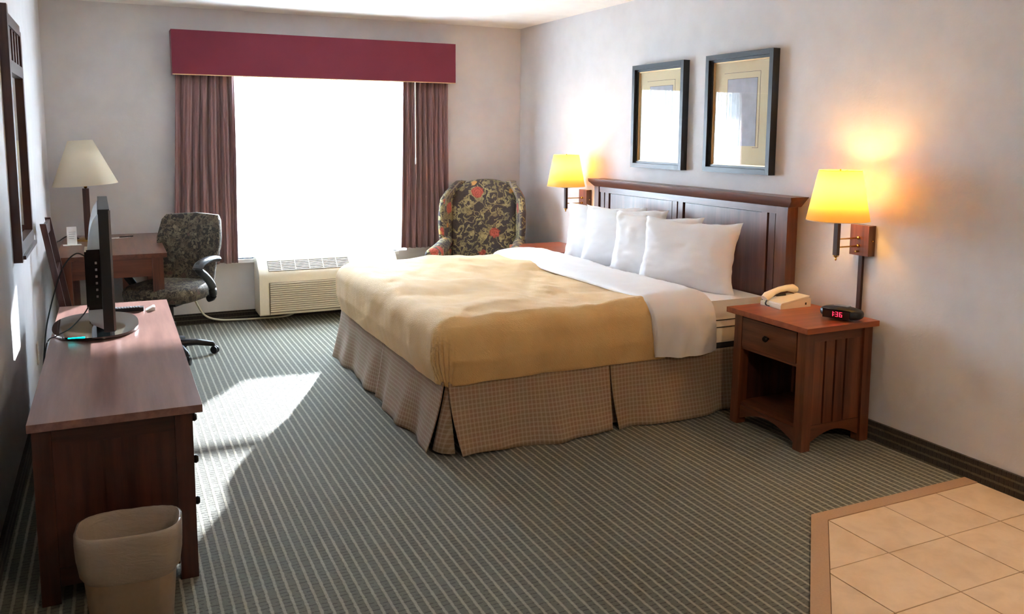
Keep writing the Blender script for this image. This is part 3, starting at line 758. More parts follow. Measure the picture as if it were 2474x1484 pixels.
# alarm clock with lit digits
ck = thing('alarm_clock', 'black digital alarm clock with red numerals on the near nightstand', 'clock', (3.195, 2.965, .6125), math.radians(20))
cl = B()
def ckf(u, v):
    th = 2*PI*u; ph_ = PI*(v-.5)
    return (.055*math.copysign(abs(math.cos(ph_))**.6, 1)*math.copysign(abs(math.cos(th))**.75, math.cos(th)), .102*math.copysign(abs(math.sin(ph_))**1.0, math.sin(ph_)), .034+.033*(math.cos(ph_)**.6 if math.cos(ph_) > 0 else 0)*math.copysign(abs(math.sin(th))**.8, math.sin(th)))
cl.grid(32, 25, ckf, closeu=True); bmesh.ops.remove_doubles(cl.bm, verts=cl.bm.verts, dist=.0005)
obj('case', cl, M['black'], ck, sm=60)
obj('display_window', B().box(-.0585, -.0525, -.062, .070, .012, .056).bevel(.004), M['gloss'], ck)
obj('snooze_bar', B().box(-.02, .02, -.035, .035, .0655, .069).bevel(.0015), M['grey_plastic'], ck)
seg = {'1': 'bc', '3': 'abgcd', '6': 'afgcde'}
def digit(ch, y, z, h=.024, w_=.0135, t=.003):
    b = B(); sh = lambda zz: -(zz-z)*.12
    R_ = {'a': (0, w_, h-t, h), 'd': (0, w_, 0, t), 'g': (0, w_, h/2-t/2, h/2+t/2), 'f': (0, t, h/2, h), 'e': (0, t, 0, h/2), 'b': (w_-t, w_, h/2, h), 'c': (w_-t, w_, 0, h/2)}
    for s_ in seg[ch]:
        a0, a1, z0, z1 = R_[s_]; b.box(-.0592, -.0582, y-a1, y-a0, z+z0+.0006, z+z1-.0006)
    return b
dsp = thing  # noqa
for ch, y in (('1', .031), ('3', .007), ('6', -.013)):
    obj('digit', digit(ch, y, .022), M['led_red'], ck, sm=0)
b = B(); b.box(-.0592, -.0582, .0115, .0145, .028, .031); b.box(-.0592, -.0582, .0115, .0145, .038, .041); obj('colon', b, M['led_red'], ck, sm=0)

# ------------------------------------------------------------------ wall lamps
def sconce(loc, label):
    s = thing('wall_lamp', label, 'wall lamp', loc, 0, 'lit swing-arm lamps above the nightstands')
    # local origin on the wall at plate centre height ; -x into the room
    pl_ = bx('wall_plate', -.046, -.0005, -.057, .057, -.075, .075, wood[2], s, .003)
    PXl = -.196
    for z in (.012, -.028):
        obj('swing_arm', B().tube([(-.047, 0, z), (-.060, 0, z), (PXl+.010, 0, z-.0)], .0038, 8), M['brass'], s)
        obj('arm_pivot', B().lathe([(.008, 0), (.008, .010), (.004, .014)], 12, mat=Matrix.Translation((-.047, 0, z)) @ Matrix.Rotation(-PI/2, 4, 'Y')), M['brass'], s)
    obj('switch_knob', B().lathe([(.004, 0), (.004, .014), (.006, .016), (.006, .022)], 10, mat=Matrix.Translation((-.046, 0, -.055)) @ Matrix.Rotation(-PI/2, 4, 'Y')), M['brass'], s)
    obj('side_screw', B().lathe([(.004, 0), (.004, .004)], 10, mat=Matrix.Translation((-.02, -.057, 0)) @ Matrix.Rotation(PI/2, 4, 'X')), M['brass'], s)
    bx('post', PXl-.0095, PXl+.0095, -.0125, .0125, -.065, .088, wood_d[2], s, .003)
    obj('finial', B().lathe([(.002, -.092), (.006, -.086), (.004, -.078), (.014, -.071), (.014, -.0655)], 12, c=(PXl, 0, 0)), M['brass'], s)
    obj('socket_cup', B().lathe([(.012, .0885), (.046, .096), (.048, .101), (.012, .103)], 24, c=(PXl, 0, 0)), M['brass'], s)
    b = B(); b.lathe([(.146, .105), (.097, .345)], 48, c=(PXl, 0, 0), cap=False)
    obj('lamp_shade', b, M['shade'], s, sm=60, solid=.0012, fix=False)
    b = B().tube([(PXl+.146*math.cos(t*PI/24), .146*math.sin(t*PI/24), .105) for t in range(49)], .0018, 6); sh_ = obj('shade_rim', b, M['shade_off'], s)
    obj('shade_rim', B().tube([(PXl+.097*math.cos(t*PI/24), .097*math.sin(t*PI/24), .345) for t in range(49)], .0018, 6), M['shade'], s)
    b = B()
    for k in range(3):
        a_ = k*2*PI/3+.4; b.tube([(PXl, 0, .335), (PXl+.097*math.cos(a_), .097*math.sin(a_), .344)], .0014, 5)
    b.tube([(PXl, 0, .33), (PXl, 0, .352)], .004, 8); obj('shade_spider', b, M['brass'], s)
    obj('bulb', B().lathe([(.013, .115), (.014, .14), (.026, .175), (.030, .20), (.026, .222), (.012, .235), (.002, .238)], 20, c=(PXl, 0, 0)), M['bulb'], s, sm=70)
    return s
S_E = 8
lab1 = 'lit swing-arm lamp with yellow glowing shade above the telephone nightstand'
s1 = sconce((XR, 2.998, .992), lab1)
s2 = dup(s1, (XR, 5.700, 1.000), 'lit swing-arm lamp with yellow glowing shade beside the far end of the headboard')
for y, z in ((2.998, .992), (5.700, 1.0)):
    ld = bpy.data.lights.new('bulb_light', 'POINT'); lo = bpy.data.objects.new('bulb_light', ld); C.objects.link(lo)
    lo.location = (XR-.196, y, z+.285); ld.energy = S_E; ld.color = (1, .54, .16); ld.shadow_soft_size = .035
bx('cord_cover', -.016, -.0005, -.011, .011, 0, .913, wood_d[2], None, .002)
cc = bpy.data.objects['cord_cover']; tag(cc, 'dark wooden cord cover running down the wall from the near wall lamp', 'cord cover', loc=(XR, 3.012, .003))

# ------------------------------------------------------------------ pictures
def picture(yc, label):
    p = thing('framed_picture', label, 'picture', (XR, yc, 1.63), 0, 'black framed pictures above the headboard')
    Wf, Hf, d = .292, .350, .048
    for nm, (y0, y1, z0, z1) in {'l': (-Wf, -Wf+.03, -Hf, Hf), 'r': (Wf-.03, Wf, -Hf, Hf), 'b': (-Wf+.03, Wf-.03, -Hf, -Hf+.03), 't': (-Wf+.03, Wf-.03, Hf-.03, Hf)}.items():
        bx('frame_side', -d, -.0005, y0+.0003, y1-.0003, z0, z1, M['frame_black'], p, .003)
    b = B(); i = .0442; i2 = .0515
    for (y0, y1, z0, z1) in ((-Wf+i, -Wf+i2, -Hf+i, Hf-i), (Wf-i2, Wf-i, -Hf+i, Hf-i), (-Wf+i2, Wf-i2, -Hf+i, -Hf+i2), (-Wf+i2, Wf-i2, Hf-i2, Hf-i)):
        b.box(-.020, -.006, y0, y1, z0, z1)
    obj('inner_fillet', b, M['gilt'], p, sm=0)
    b = B()
    for (y0, y1, z0, z1) in ((-Wf+.0295, -Wf+.044, -Hf+.0295, Hf-.0295), (Wf-.044, Wf-.0295, -Hf+.0295, Hf-.0295), (-Wf+.044, Wf-.044, -Hf+.0295, -Hf+.044), (-Wf+.044, Wf-.044, Hf-.044, Hf-.0295)): b.box(-.030, -.004, y0, y1, z0, z1)
    obj('inner_step', b, M['frame_black'], p, sm=0)
    obj('mat_board', B().box(-.0085, -.002, -Wf+i2, Wf-i2, -Hf+i2, Hf-i2), plain('mat_board', srgb(226, 212, 176), .8), p, sm=0)
    obj('print', B().box(-.0092, -.0086, -.130, .125, -.19, .20), noisy('grey_print', srgb(186, 190, 200), .8, 14, .1, 0), p, sm=0)
    b = B(); t = .0018; y0, y1, z0, z1 = -.155, .160, -.20, .238
    b.box(-.0094, -.0087, y0, y1, z1-t, z1); b.box(-.0094, -.0087, y0, y0+t, z0, z1); b.box(-.0094, -.0087, y0, y0+.05, z0, z0+t)
    y0, y1, z0, z1 = -.132, .127, -.192, .202
    b.box(-.0096, -.0087, y0, y1, z1-t, z1); b.box(-.0096, -.0087, y0, y0+t, z0, z1); b.box(-.0096, -.0087, y1-t, y1, z0, z1)
    obj('ruled_lines', b, plain('ruled_line', srgb(80, 76, 78), .8), p, sm=0)
    gb = B(); gb.grid(2, 2, lambda u, v: (-.016, (Wf-i2+.004)*(1-2*u), (Hf-i2+.004)*(2*v-1))); obj('glass', gb, M['pic_glass'], p, sm=0, fix=False)
    return p
p1 = picture(3.945, 'black framed picture above the headboard, nearer the right-hand lamp')
p2 = dup(p1, (XR, 4.750, 1.626), 'black framed picture above the headboard, nearer the window corner')

# ------------------------------------------------------------------ dresser
dz = thing('dresser', 'long low cherry dresser along the left wall carrying the television', 'dresser', (-.27, 2.89, 0))
DW, DL, DZ = .505, 1.91, .585
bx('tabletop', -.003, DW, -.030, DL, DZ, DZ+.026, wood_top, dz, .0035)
BXw = .475
bx('end_panel', .045, BXw-.055, .004, .020, .09, DZ-.045, wood_d[2], dz, .001)
for x in (0.006, BXw-.055):
    for y in (0, DL-.09): bx('leg', x, x+.055, y, y+.055, .002, DZ-.001, wood_d[2], dz, .003)
bx('end_rail', .062, BXw-.056, 0, .024, DZ-.06, DZ-.001, wood_d[0], dz, .002)
bx('end_rail', .062, BXw-.056, 0, .024, .06, .12, wood_d[0], dz, .002)
bx('end_stile', .205, .255, -.001, .0235, .121, DZ-.061, wood_d[2], dz, .002)
bx('body', .02, BXw-.02, .026, DL-.06, .06, DZ-.001, wood_d[1], dz, .002)
bx('base_rail', BXw-.035, BXw-.012, .056, DL-.091, .05, .10, wood_d[1], dz, .002)
for i in range(3):
    for j in range(3):
        y0 = .062+i*.588; z0 = .112+j*.155
        if j < 3:
            dd = bx('drawer', BXw-.0195, BXw-.001, y0, y0+.580, z0, z0+.150, wood_d[1], dz, .003)
            for q in (.14, .44):
                obj('knob', B().lathe([(.006, 0), (.006, .010), (.014, .014), (.016, .022), (.011, .029)], 14, mat=Matrix.Translation((BXw-.001, y0+q, z0+.075)) @ Matrix.Rotation(PI/2, 4, 'Y')), M['dark_knob'], dd)

# television
tv = thing('television', 'flat black television seen edge-on, on an oval glass stand', 'television', (-.02, 4.23, .6115), math.radians(0.8))
b = B(); b.lathe([(1, 0), (1, .0)], 3)
b = B(); N = 56
pts = []
for k in range(N):
    t = 2*PI*k/N; c_, s_ = math.cos(t), math.sin(t)
    pts.append((-.077+.178*math.copysign(abs(c_)**.85, c_), .285*math.copysign(abs(s_)**.8, s_)))
obj('stand_base', B().prism(pts, 2, .004, .014).bevel(.003, 2), M['smoke'], tv)
pts2 = [(p[0]*1.012, p[1]*1.012) for p in pts]
b = B()
for q in ((-.2, -.02), (.05, .1), (-.1, .2), (.05, -.15), (-.12, -.2)): b.lathe([(.012, .0005), (.012, .0042)], 10, c=(q[0], q[1], 0))
obj('rubber_foot', b, M['cord_black'], tv, kind='stuff')
obj('stand_neck', B().box(-.075, -.02, -.10, .10, .0142, .075).bevel(.01, 3), M['gloss'], tv)
obj('neck_trim', B().box(-.0195, -.014, -.10, -.092, .0142, .06).bevel(.001), M['steel'], tv)
ZB, ZT = .058, .572
obj('screen_housing', B().box(-.045, -.002, -.400, .400, ZB, ZT).bevel(.007, 3), M['tv_case'], tv)
obj('screen', B().box(-.0024, .0000, -.375, .375, ZB+.05, ZT-.03), M['gloss'], tv, sm=0)
obj('bezel_trim', B().box(-.0065, .0018, -.4025, -.396, ZB+.004, ZT-.004).bevel(.001), M['steel'], tv)
b = B().prism([(-.0455, ZB+.015), (-.072, ZB+.02), (-.082, ZB+.06), (-.084, ZB+.24), (-.080, ZB+.36), (-.0455, ZT-.02)], 1, -.395, .395)
b = B()
def backf(u, v):
    y = -.398+.796*u; z = ZB+.012+(ZT-.02-ZB-.012)*v
    d = .056*(min(1, v*14)**.5*(1-.12*v) if v < .5 else .94*math.cos((v-.5)*PI)**.55 if v < .995 else .05)*min(1, (1-abs(2*u-1))*40)**.5
    return (-.0445-d, y, z)
b.grid(40, 24, backf)
obj('back_shell', b, M['tv_shell'], tv, sm=60, fix=False)
obj('port_panel', B().box(-.1035, -.09, -.385, -.20, ZB+.11, ZB+.34).bevel(.002), M['gloss'], tv)
pb = B()
for k in range(6): pb.box(-.066, -.058, -.4068, -.4053, ZB+.15+k*.028, ZB+.160+k*.028)
obj('side_buttons', pb, M['steel'], tv)
obj('side_panel', B().box(-.096, -.0455, -.405, -.395, ZB+.10, ZB+.35).bevel(.002), M['gloss'], tv)
obj('standby_light', B().box(-.185, -.120, -.268, -.258, .0145, .0165).bevel(.001), M['led_cyan'], tv)
# tv cables
cb = B().tube(spline([(-.10, 3.95, .96), (-.15, 3.96, .99), (-.205, 3.98, .93), (-.25, 4.0, .80), (-.285, 4.03, .66), (-.305, 4.05, .50)]), .0032, 6)
TVI = (Matrix.Translation((-.02, 4.23, .6115)) @ Matrix.Rotation(math.radians(.8), 4, 'Z')).inverted()
for v_ in cb.bm.verts: v_.co = TVI @ v_.co
obj('video_cable', cb, M['cord_black'], tv)
cb = B().tube(spline([(-.10, 3.93, .80), (-.13, 3.93, .74), (-.19, 3.97, .67), (-.245, 4.0, .635), (-.285, 4.03, .60), (-.31, 4.05, .45)]), .0028, 6)
for v_ in cb.bm.verts: v_.co = TVI @ v_.co
obj('power_cable', cb, M['cord_black'], tv)
# remote and folded card
rm = thing('remote_control', 'black ridged remote control lying on the dresser behind the television', 'remote control', (.055, 4.553, .6115), math.radians(-3))
obj('body', B().box(-.085, .06, -.022, .022, 0, .018).bevel(.004, 2), M['black'], rm)
b = B()
for k in range(9):
    for j in range(3): b.box(-.07+k*.013, -.062+k*.013, -.014+j*.011, -.007+j*.011, .0182, .0205)
obj('buttons', b, M['grey_plastic'], rm, kind='stuff')
fc = B().prism([(0, 0), (.045, 0), (.045, .016), (.036, .018)], 1, -.03, .03)
tag(obj('folded_card', fc, M['paper'], sm=0), 'small white folded card at the end of the remote control', 'card', loc=(.122, 4.55, .6115))

# ------------------------------------------------------------------ mirror on the left wall
mi = thing('wall_mirror', 'tall wooden framed mirror on the left wall above the dresser', 'mirror', (XL, 4.30, .915))
MW, MH, MD = .64, 1.135, .036
bx('stile', .0005, MD, 0, .055, 0, MH, wood_d[2], mi, .003); bx('stile', .0005, MD, MW-.055, MW, 0, MH-.06, wood_d[2], mi, .003)
bx('bottom_rail', .0005, MD, .056, MW-.056, .03, .09, wood_d[1], mi, .003)
bx('bottom_ledge', .0005, MD+.012, .02, MW+.015, .012, .029, wood_d[1], mi, .003)
bx('middle_rail', .0005, MD, .056, MW-.056, .845, .90, wood_d[1], mi, .003)
bx('top_rail', .0005, MD, .056, MW-.056, 1.05, 1.10, wood_d[1], mi, .003)
for k in range(4): bx('slat', .004, MD-.006, .11+k*.125, .16+k*.125, .901, 1.049, wood_d[2], mi, .002)
obj('glass', B().box(.012, .018, .056, MW-.056, .091, .844), M['mirror'], mi, sm=0)
# wall outlet with two plugs
ol = thing('wall_outlet', 'beige wall outlet plate low on the left wall behind the dresser', 'outlet', (XL, 5.15, .30))
bx('plate', .0005, .006, -.035, .035, -.058, .058, M['cream'], ol, .002)
for z in (-.022, .022): bx('receptacle', .0062, .008, -.016, .016, z-.014, z+.014, M['white'], ol, .001)

# ------------------------------------------------------------------ waste bin with liner
wb = thing('waste_bin', 'beige plastic waste bin with clear liner in front of the dresser', 'waste bin', (-.002, 2.705, 0), math.radians(-5)); wb.scale = (.95, .95, .97)
def rr(a_, bq, n, p=3.2):
    return [(a_*math.copysign(abs(math.cos(t))**(2/p), math.cos(t)), bq*math.copysign(abs(math.sin(t))**(2/p), math.sin(t))) for t in [2*PI*k/n for k in range(n)]]
N = 64
def loft(levels):
    b = B(); rings = []
    for (a_, bq, z, fn) in levels:
        rings.append([b.bm.verts.new((x*(1+(fn(k) if fn else 0)), y*(1+(fn(k) if fn else 0)), z+(fn(k)*.2 if fn else 0))) for k, (x, y) in enumerate(rr(a_, bq, N))])
    for p_, q_ in zip(rings, rings[1:]):
        for i in range(N): b.bm.faces.new((p_[i], p_[(i+1) % N], q_[(i+1) % N], q_[i]))
    return b, rings
binm = noisy('bin_plastic', srgb(168, 144, 120), .45, 80, .03, .05)
b, r_ = loft([(.118, .078, .002, None), (.122, .082, .006, None), (.150, .105, .315, None), (.154, .109, .318, None), (.154, .109, .322, None), (.146, .101, .318, None), (.118, .078, .010, None)])
b.bm.faces.new(r_[0][::-1]); b.bm.faces.new(r_[-1]); obj('bin', b, binm, wb, sm=50)
lin = NT('clear_liner'); lin.set(srgb(206, 192, 178), .3, Alpha=.42, Specular_IOR_Level=.8); n = lin.noise(lin.coord((1, 1, 3)), 9, 4, .6, 2.0); lin.bump(n.outputs[0], .6, .012)
wr = lambda s_, amp: (lambda k: amp*(nz(k*.55, s_)+.6*nz(k*1.6, s_*2)))
levels = [(.132+.001, .092, .165, wr(1, .05)), (.148, .105, .19, wr(2, .06)), (.156, .113, .24, wr(3, .035)), (.158, .113, .29, wr(4, .02)), (.158, .113, .324, wr(5, .008)), (.150, .105, .328, wr(5, .008)), (.140, .096, .31, wr(7, .02)), (.130, .086, .22, wr(8, .05)), (.118, .076, .10, wr(9, .08)), (.108, .068, .02, wr(10, .05))]
b, r_ = loft(levels); obj('liner', b, lin.m, wb, sm=70, fix=False)

# ------------------------------------------------------------------ desk by the window corner
dk = thing('desk', 'plain brown wooden desk in the far left corner under the lamp', 'desk', (-.335, 5.72, 0))
DKW, DKL, DKZ = .63, 1.195, .712
bx('desktop', 0, DKW, 0, DKL, DKZ, DKZ+.028, wood[1], dk, .004)
for x, y in ((.02, .02), (DKW-.088, .02), (DKW-.088, DKL-.09), (.02, DKL-.09)): bx('leg', x, x+.066, y, y+.066, .002, DKZ-.001, wood[2], dk, .003)
bx('leg', .372, .42, DKL-.085, DKL-.035, .002, DKZ-.12, wood[2], dk, .003)
bx('apron', .087, DKW-.089, .028, .048, DKZ-.12, DKZ-.001, wood[0], dk, .002)
bx('apron', .087, DKW-.089, DKL-.05, DKL-.03, DKZ-.12, DKZ-.001, wood[0], dk, .002)
bx('apron', .03, .05, .087, DKL-.091, DKZ-.12, DKZ-.001, wood[1], dk, .002)
bx('apron', DKW-.062, DKW-.042, .087, DKL-.091, DKZ-.12, DKZ-.001, wood[1], dk, .002)
# table lamp
tl = thing('table_lamp', 'unlit table lamp with cream shade and dark post on the desk', 'table lamp', (-.170, 6.60, .741))
obj('lamp_base', B().lathe([(.085, 0), (.085, .012), (.06, .018), (.02, .022)], 36), M['brass'], tl)
bx('post', -.021, .021, -.021, .021, .0225, .365, wood_d[2], tl, .003)
obj('neck', B().lathe([(.006, .3655), (.012, .375), (.006, .385), (.006, .43)], 12), M['brass'], tl)
b = B().lathe([(.209, .392), (.078, .700)], 56, cap=False)
R_t = Matrix.Translation((0, 0, .4)) @ Matrix.Rotation(math.radians(-3.5), 4, 'Y') @ Matrix.Translation((0, 0, -.4))
for v_ in b.bm.verts: v_.co = R_t @ v_.co
obj('lamp_shade', b, M['shade_off'], tl, sm=60, solid=.0015, fix=False)
# desk clutter
sg = thing('card_holder', 'small upright white card in a stand at the left of the desk', 'card', (-.262, 6.34, .741), math.radians(6))
bx('card', -.030, .030, -.0015, .0015, .004, .125, M['paper'], sg, .0005); bx('foot', -.055, .055, -.03, .03, 0, .0035, M['paper'], sg, .001)
b = B()
for k in range(4): b.box(-.018, .012+.004*k, -.0022, -.0016, .045+k*.014, .048+k*.014)
obj('print_lines', b, plain('pale_ink', srgb(170, 170, 170), .8), sg, sm=0, kind='stuff')
cb = B().tube(spline([(-.20, 6.55, .746), (-.25, 6.60, .765), (-.30, 6.60, .775), (-.345, 6.52, .755), (-.36, 6.40, .743), (-.365, 6.2, .60)]), .004, 6)
for v_ in cb.bm.verts: v_.co -= Vector((-.170, 6.60, .741))
obj('lamp_cord', cb, M['cord_black'], tl)
pp = thing('notepaper', 'loose white sheets lying on the desk behind the television', 'paper', (.02, 6.66, .741), .3)
b = B()
b.box(-.08, .06, -.03, .03, 0, .0015); obj('sheet', b, M['paper'], pp, sm=0)
obj('sheet', B().box(-.04, .07, -.045, .015, .0018, .003, Matrix.Rotation(.3, 4, 'Z')), M['paper'], pp, sm=0)
tag(obj('pen', B().tube([(0, 0, 0), (.09, .03, 0)], .004, 8), M['cord_black']), 'small black pen on the loose white sheets', 'pen', loc=(.03, 6.64, .7485))

# wooden chair against the left wall
wc = thing('wooden_chair', 'brown ladder-back wooden chair leaning its back to the left wall', 'chair', (0, 0, 0))
def stile(y):
    b = B(); P = [(-.368, 1.0), (-.338, 1.0), (-.252, .45), (-.24, .002), (-.27, .002), (-.284, .45)]
    b.prism(P, 1, y, y+.028); obj('back_post', b.bevel(.003), wood_d[2], wc)
stile(5.20); stile(5.60)
for z in (.955, .70):
    xo = -.364+(1.0-z)*.155
    bx('back_rail', xo, xo+.016, 5.229, 5.599, z-.03, z+.035, wood_d[1], wc, .003)
obj('seat', B().box(-.248, .13, 5.215, 5.61, .425, .465).bevel(.012, 3), M['leafy'], wc)
for y in (5.22, 5.575): bx('leg', .09, .122, y, y+.03, .002, .424, wood_d[2], wc, .003)
bx('seat_rail', .092, .120, 5.251, 5.574, .36, .42, wood_d[1], wc, .002)

# ------------------------------------------------------------------ office chair
oc = thing('office_chair', 'swivel office chair in dark leaf tapestry with black arms beside the desk', 'office chair', (.315, 5.95, 0), math.radians(-35))
b = B()
def seatf(u, v):
    pass
def cushion(w_, d_, t_, p=4.0, nu=40, nv=9, dome=.02):
    """rounded slab, centre at origin"""
    b = B(); rings = []
    prof = [(.90, -.5), (.97, -.38), (1.0, -.1), (1.0, .15), (.97, .36), (.90, .48), (.6, .55), (.3, .60)]
    for s_, z in prof:
        rings.append([b.bm.verts.new((x*s_, y*s_, z*t_+(dome*(1-s_))*(z > .3))) for x, y in rr(w_/2, d_/2, nu, p)])
    for p_, q_ in zip(rings, rings[1:]):
        for i in range(nu): b.bm.faces.new((p_[i], p_[(i+1) % nu], q_[(i+1) % nu], q_[i]))
    b.bm.faces.new(rings[0][::-1]); b.bm.faces.new(rings[-1]); return b
b = cushion(.50, .48, .095)
for v_ in b.bm.verts: v_.co.z += .455+.02*(-min(0, v_.co.y+.1))*-1; 
obj('seat', b, M['leafy'], oc, sm=50)
# back: shaped shell
outline = [(-.155, .38), (-.185, .45), (-.195, .58), (-.232, .72), (-.235, .78), (-.215, .90), (-.19, .935), (0, .945), (.19, .935), (.215, .90), (.235, .78), (.232, .72), (.195, .58), (.185, .45), (.155, .38)]
def backrest(b, outline, y0, th, curve, rake, zb):
    n = len(outline); F, G = [], []
    cx_, cz_ = 0, (outline[0][1]+outline[7][1])/2
    def yy(x, z): return y0 - curve*x*x*4 + rake*(z-zb)
    layers = [(.93, 0), (1, .25), (1, .75), (.93, 1)]
    L_r = []
    for sc_, f in layers:
        L_r.append([b.bm.verts.new((cx_+(x-cx_)*sc_, yy(x*sc_, z)+th*f, cz_+(z-cz_)*sc_)) for x, z in outline])
    for p_, q_ in zip(L_r, L_r[1:]):
        for i in range(n): b.bm.faces.new((p_[i], p_[(i+1) % n], q_[(i+1) % n], q_[i]))
    for ring, f in ((L_r[0], 0), (L_r[-1], 1)):
        prev = ring
        for sc_ in (.7, .4, .1):
            bulge = -.012 if f == 0 else .006
            nr = [b.bm.verts.new((cx_+(x-cx_)*sc_, yy(x*sc_, cz_+(z-cz_)*sc_)+th*f+bulge*(1-sc_), cz_+(z-cz_)*sc_)) for x, z in outline]
            for i in range(n): b.bm.faces.new((prev[i], prev[(i+1) % n], nr[(i+1) % n], nr[i]))
            prev = nr
        b.bm.faces.new(prev)
    return b
b = backrest(B(), outline, .225, .06, .32, .20, .40)
bmesh.ops.subdivide_edges(b.bm, edges=b.bm.edges, cuts=1, use_grid_fill=True, smooth=.3)
obj('backrest', b, M['leafy'], oc, sm=60)
for sx in (1, -1):
    path = spline([(sx*.24, .06, .40), (sx*.275, .055, .42), (sx*.29, .02, .50), (sx*.29, -.06, .575), (sx*.288, -.12, .615), (sx*.285, -.125, .645), (sx*.283, -.08, .66)], 5)
    b = B(); b.tube(path, .026, 10)
    ar = obj('armrest', b, M['black'], oc, sm=60)
    pd_ = B(); pd_.tube(spline([(sx*.287, -.145, .615), (sx*.285, -.11, .652), (sx*.283, -.02, .672), (sx*.28, .08, .668), (sx*.28, .13, .655)], 5), [.018]+[.026]*18+[.024, .018], 12)
    for v_ in pd_.bm.verts: v_.co.x = sx*.283+(v_.co.x-sx*.283)*1.3; v_.co.z = .665+(v_.co.z-.665)*.8
    obj('arm_pad', pd_, M['arm_plastic'], ar, sm=60)
obj('back_bar', B().tube([(0, .05, .39), (0, .26, .385), (0, .305, .44), (0, .33, .60)], .02, 10), M['black'], oc)
obj('mechanism', B().box(-.09, .09, -.09, .10, .365, .405).bevel(.01), M['black'], oc)
obj('gas_column', B().lathe([(.045, .075), (.04, .11), (.03, .12), (.03, .24), (.018, .245), (.018, .364)], 20), M['black'], oc)
for k in range(5):
    a_ = math.radians(-38+72*k)
    c_, s_ = math.cos(a_), math.sin(a_)
    lg = obj('base_leg', B().tube([(.03*c_, .03*s_, .095), (.15*c_, .15*s_, .092), (.255*c_, .255*s_, .07), (.262*c_, .262*s_, .058)], [.026, .023, .018, .014], 10), M['black'], oc, sm=60)
    Rm = Matrix.Translation((.268*c_, .268*s_, .027)) @ Matrix.Rotation(a_+.9, 4, 'Z')
    cs = B()
    for q in (-.017, .003):
        cs.lathe([(.016, 0), (.026, .002), (.026, .012), (.016, .014)], 16, mat=Rm @ Matrix.Translation((q, 0, 0)) @ Matrix.Rotation(PI/2, 4, 'Y'))
    cs.tube([(.266*c_, .266*s_, .03), (.262*c_, .262*s_, .058)], .007, 8)
    obj('caster', cs, M['black'], lg, sm=50)

# ------------------------------------------------------------------ wing armchair
ach = thing('wing_armchair', 'wingback armchair in floral tapestry in the far right corner', 'armchair', (2.715, 6.325, 0), math.radians(-31))
# back with arched top
def arch(w_, zb, zt, n=18):
    pts = [(-w_*.94, zb)]
    for k in range(n+1):
        t = -1+2*k/n; z = zt-.115*abs(t)**2.6; pts.append((w_*t*(1-.03*(1-abs(t))), z))
    pts.append((w_*.94, zb)); return pts
def slab(outline, yf, th, bul=.03, cz=None):
    b = B(); n = len(outline); cz = cz or sum(p[1] for p in outline)/n; Ls = []
    for sc_, f in ((.95, 0), (1, .2), (1, .85), (.97, 1)):
        Ls.append([b.bm.verts.new((x*sc_, yf(x, z)+th*f, cz+(z-cz)*sc_)) for x, z in outline])
    for p_, q_ in zip(Ls, Ls[1:]):
        for i in range(n): b.bm.faces.new((p_[i], p_[(i+1) % n], q_[(i+1) % n], q_[i]))
    for ring, f, bu in ((Ls[0], 0, -bul), (Ls[-1], 1, .0)):
        prev = ring
        for sc_ in (.8, .55, .3, .05):
            nr = [b.bm.verts.new((x*sc_, yf(x*sc_, cz+(z-cz)*sc_)+th*f+bu*(1-sc_**2), cz+(z-cz)*sc_)) for x, z in outline]
            for i in range(n): b.bm.faces.new((prev[i], prev[(i+1) % n], nr[(i+1) % n], nr[i]))
            prev = nr
        b.bm.faces.new(prev)
    return b
yb_ = lambda x, z: .20+.16*(z-.40)
obj('backrest', slab(arch(.285, .36, 1.118), yb_, .11), M['floral'], ach, sm=55)
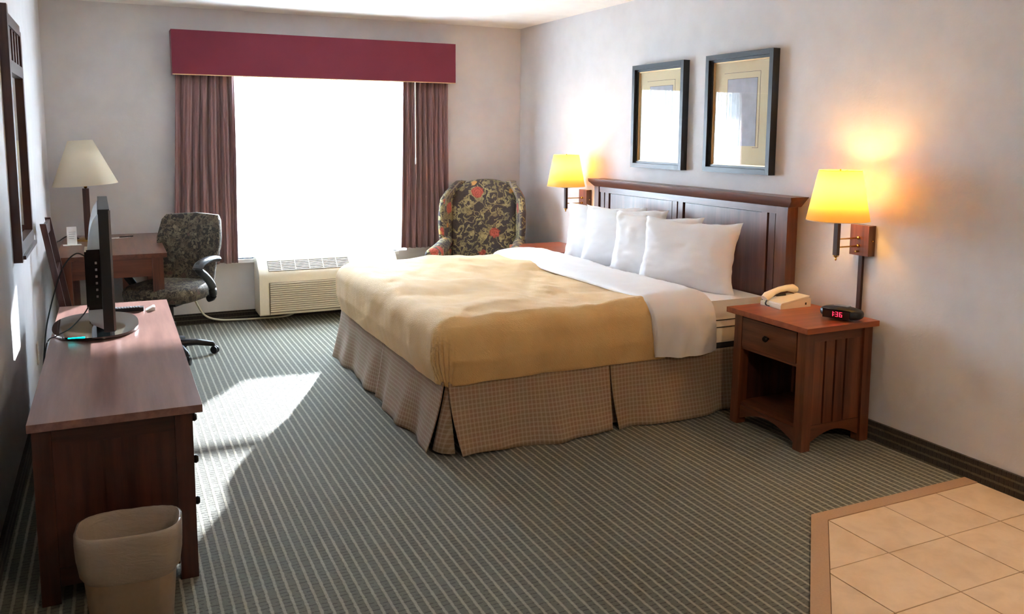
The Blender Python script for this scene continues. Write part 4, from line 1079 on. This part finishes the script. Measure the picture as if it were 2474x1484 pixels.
for sx in (-1, 1):
    # wing: curved sheet swept forward, thick
    b = B()
    def wf(u, v, sx=sx):
        pass
    prof_z = [.54, .60, .67, .75, .83, .90, .96, 1.01, 1.05, 1.08, 1.095, 1.10]
    reach = [.15, .155, .17, .19, .205, .21, .20, .17, .125, .07, .01, -.04]
    rings = []; lip = []
    for z, r_ in zip(prof_z, reach):
        yb0 = yb_(0, z)+.06
        inn = .262-max(0, z-.98)*.75; fl_ = .035+.02*math.sin(min(1, (z-.54)/.45)*PI)
        th_ = .052; sec = [(inn, yb0+.03)]
        for t in range(5): sec.append((inn+fl_*(t/4)**1.3, yb0-r_*t/4))
        for t in range(1, 8):
            a_ = PI*t/8; sec.append((inn+fl_+th_/2-th_/2*math.cos(a_), yb0-r_-.032*math.sin(a_)))
        for t in range(5): sec.append((inn+fl_+th_-.012*(t/4), yb0-r_*(1-t/4)))
        sec.append((inn+fl_+th_-.018, yb0+.05))
        rings.append([b.bm.verts.new((sx*x, y, z)) for x, y in sec]); lip.append((sx*(inn+fl_+.004), yb0-r_-.012, z))
    m_ = len(rings[0])
    for p_, q_ in zip(rings, rings[1:]):
        for i in range(m_): b.bm.faces.new((p_[i], p_[(i+1) % m_], q_[(i+1) % m_], q_[i]))
    b.bm.faces.new(rings[0]); b.bm.faces.new(rings[-1])
    wg = obj('wing', b, M['floral'], ach, sm=50)
    pth = lip
    obj('welt', B().tube(spline(pth, 4), .006, 6), fabric('welt_fabric', srgb(128, 118, 104)).m, wg, sm=60)
    # arm: panel + roll
    b = B().box(min(sx*.27, sx*.35), max(sx*.27, sx*.35), -.345, .26, .16, .53).bevel(.02, 3)
    arm = obj('arm', b, M['floral'], ach, sm=50)
    b = B(); b.tube([(sx*.322, -.385, .548), (sx*.322, -.370, .550), (sx*.318, -.12, .560), (sx*.315, .05, .575), (sx*.312, .22, .60)], [.044, .062, .060, .056, .05], 20)
    obj('arm_roll', b, M['floral'], arm, sm=60)
b = cushion(.53, .62, .14, 5)
for v_ in b.bm.verts: v_.co.z += .40; v_.co.y -= .085
obj('seat_cushion', b, M['floral'], ach, sm=50)
obj('seat_base', B().box(-.268, .268, -.29, .25, .16, .325).bevel(.015, 3), M['floral'], ach, sm=50)
for sx in (-.26, .26):
    for y in (-.25, .27): obj('leg', B().box(sx-.022, sx+.022, y-.022, y+.022, .002, .159).bevel(.004), wood_d[2], ach)
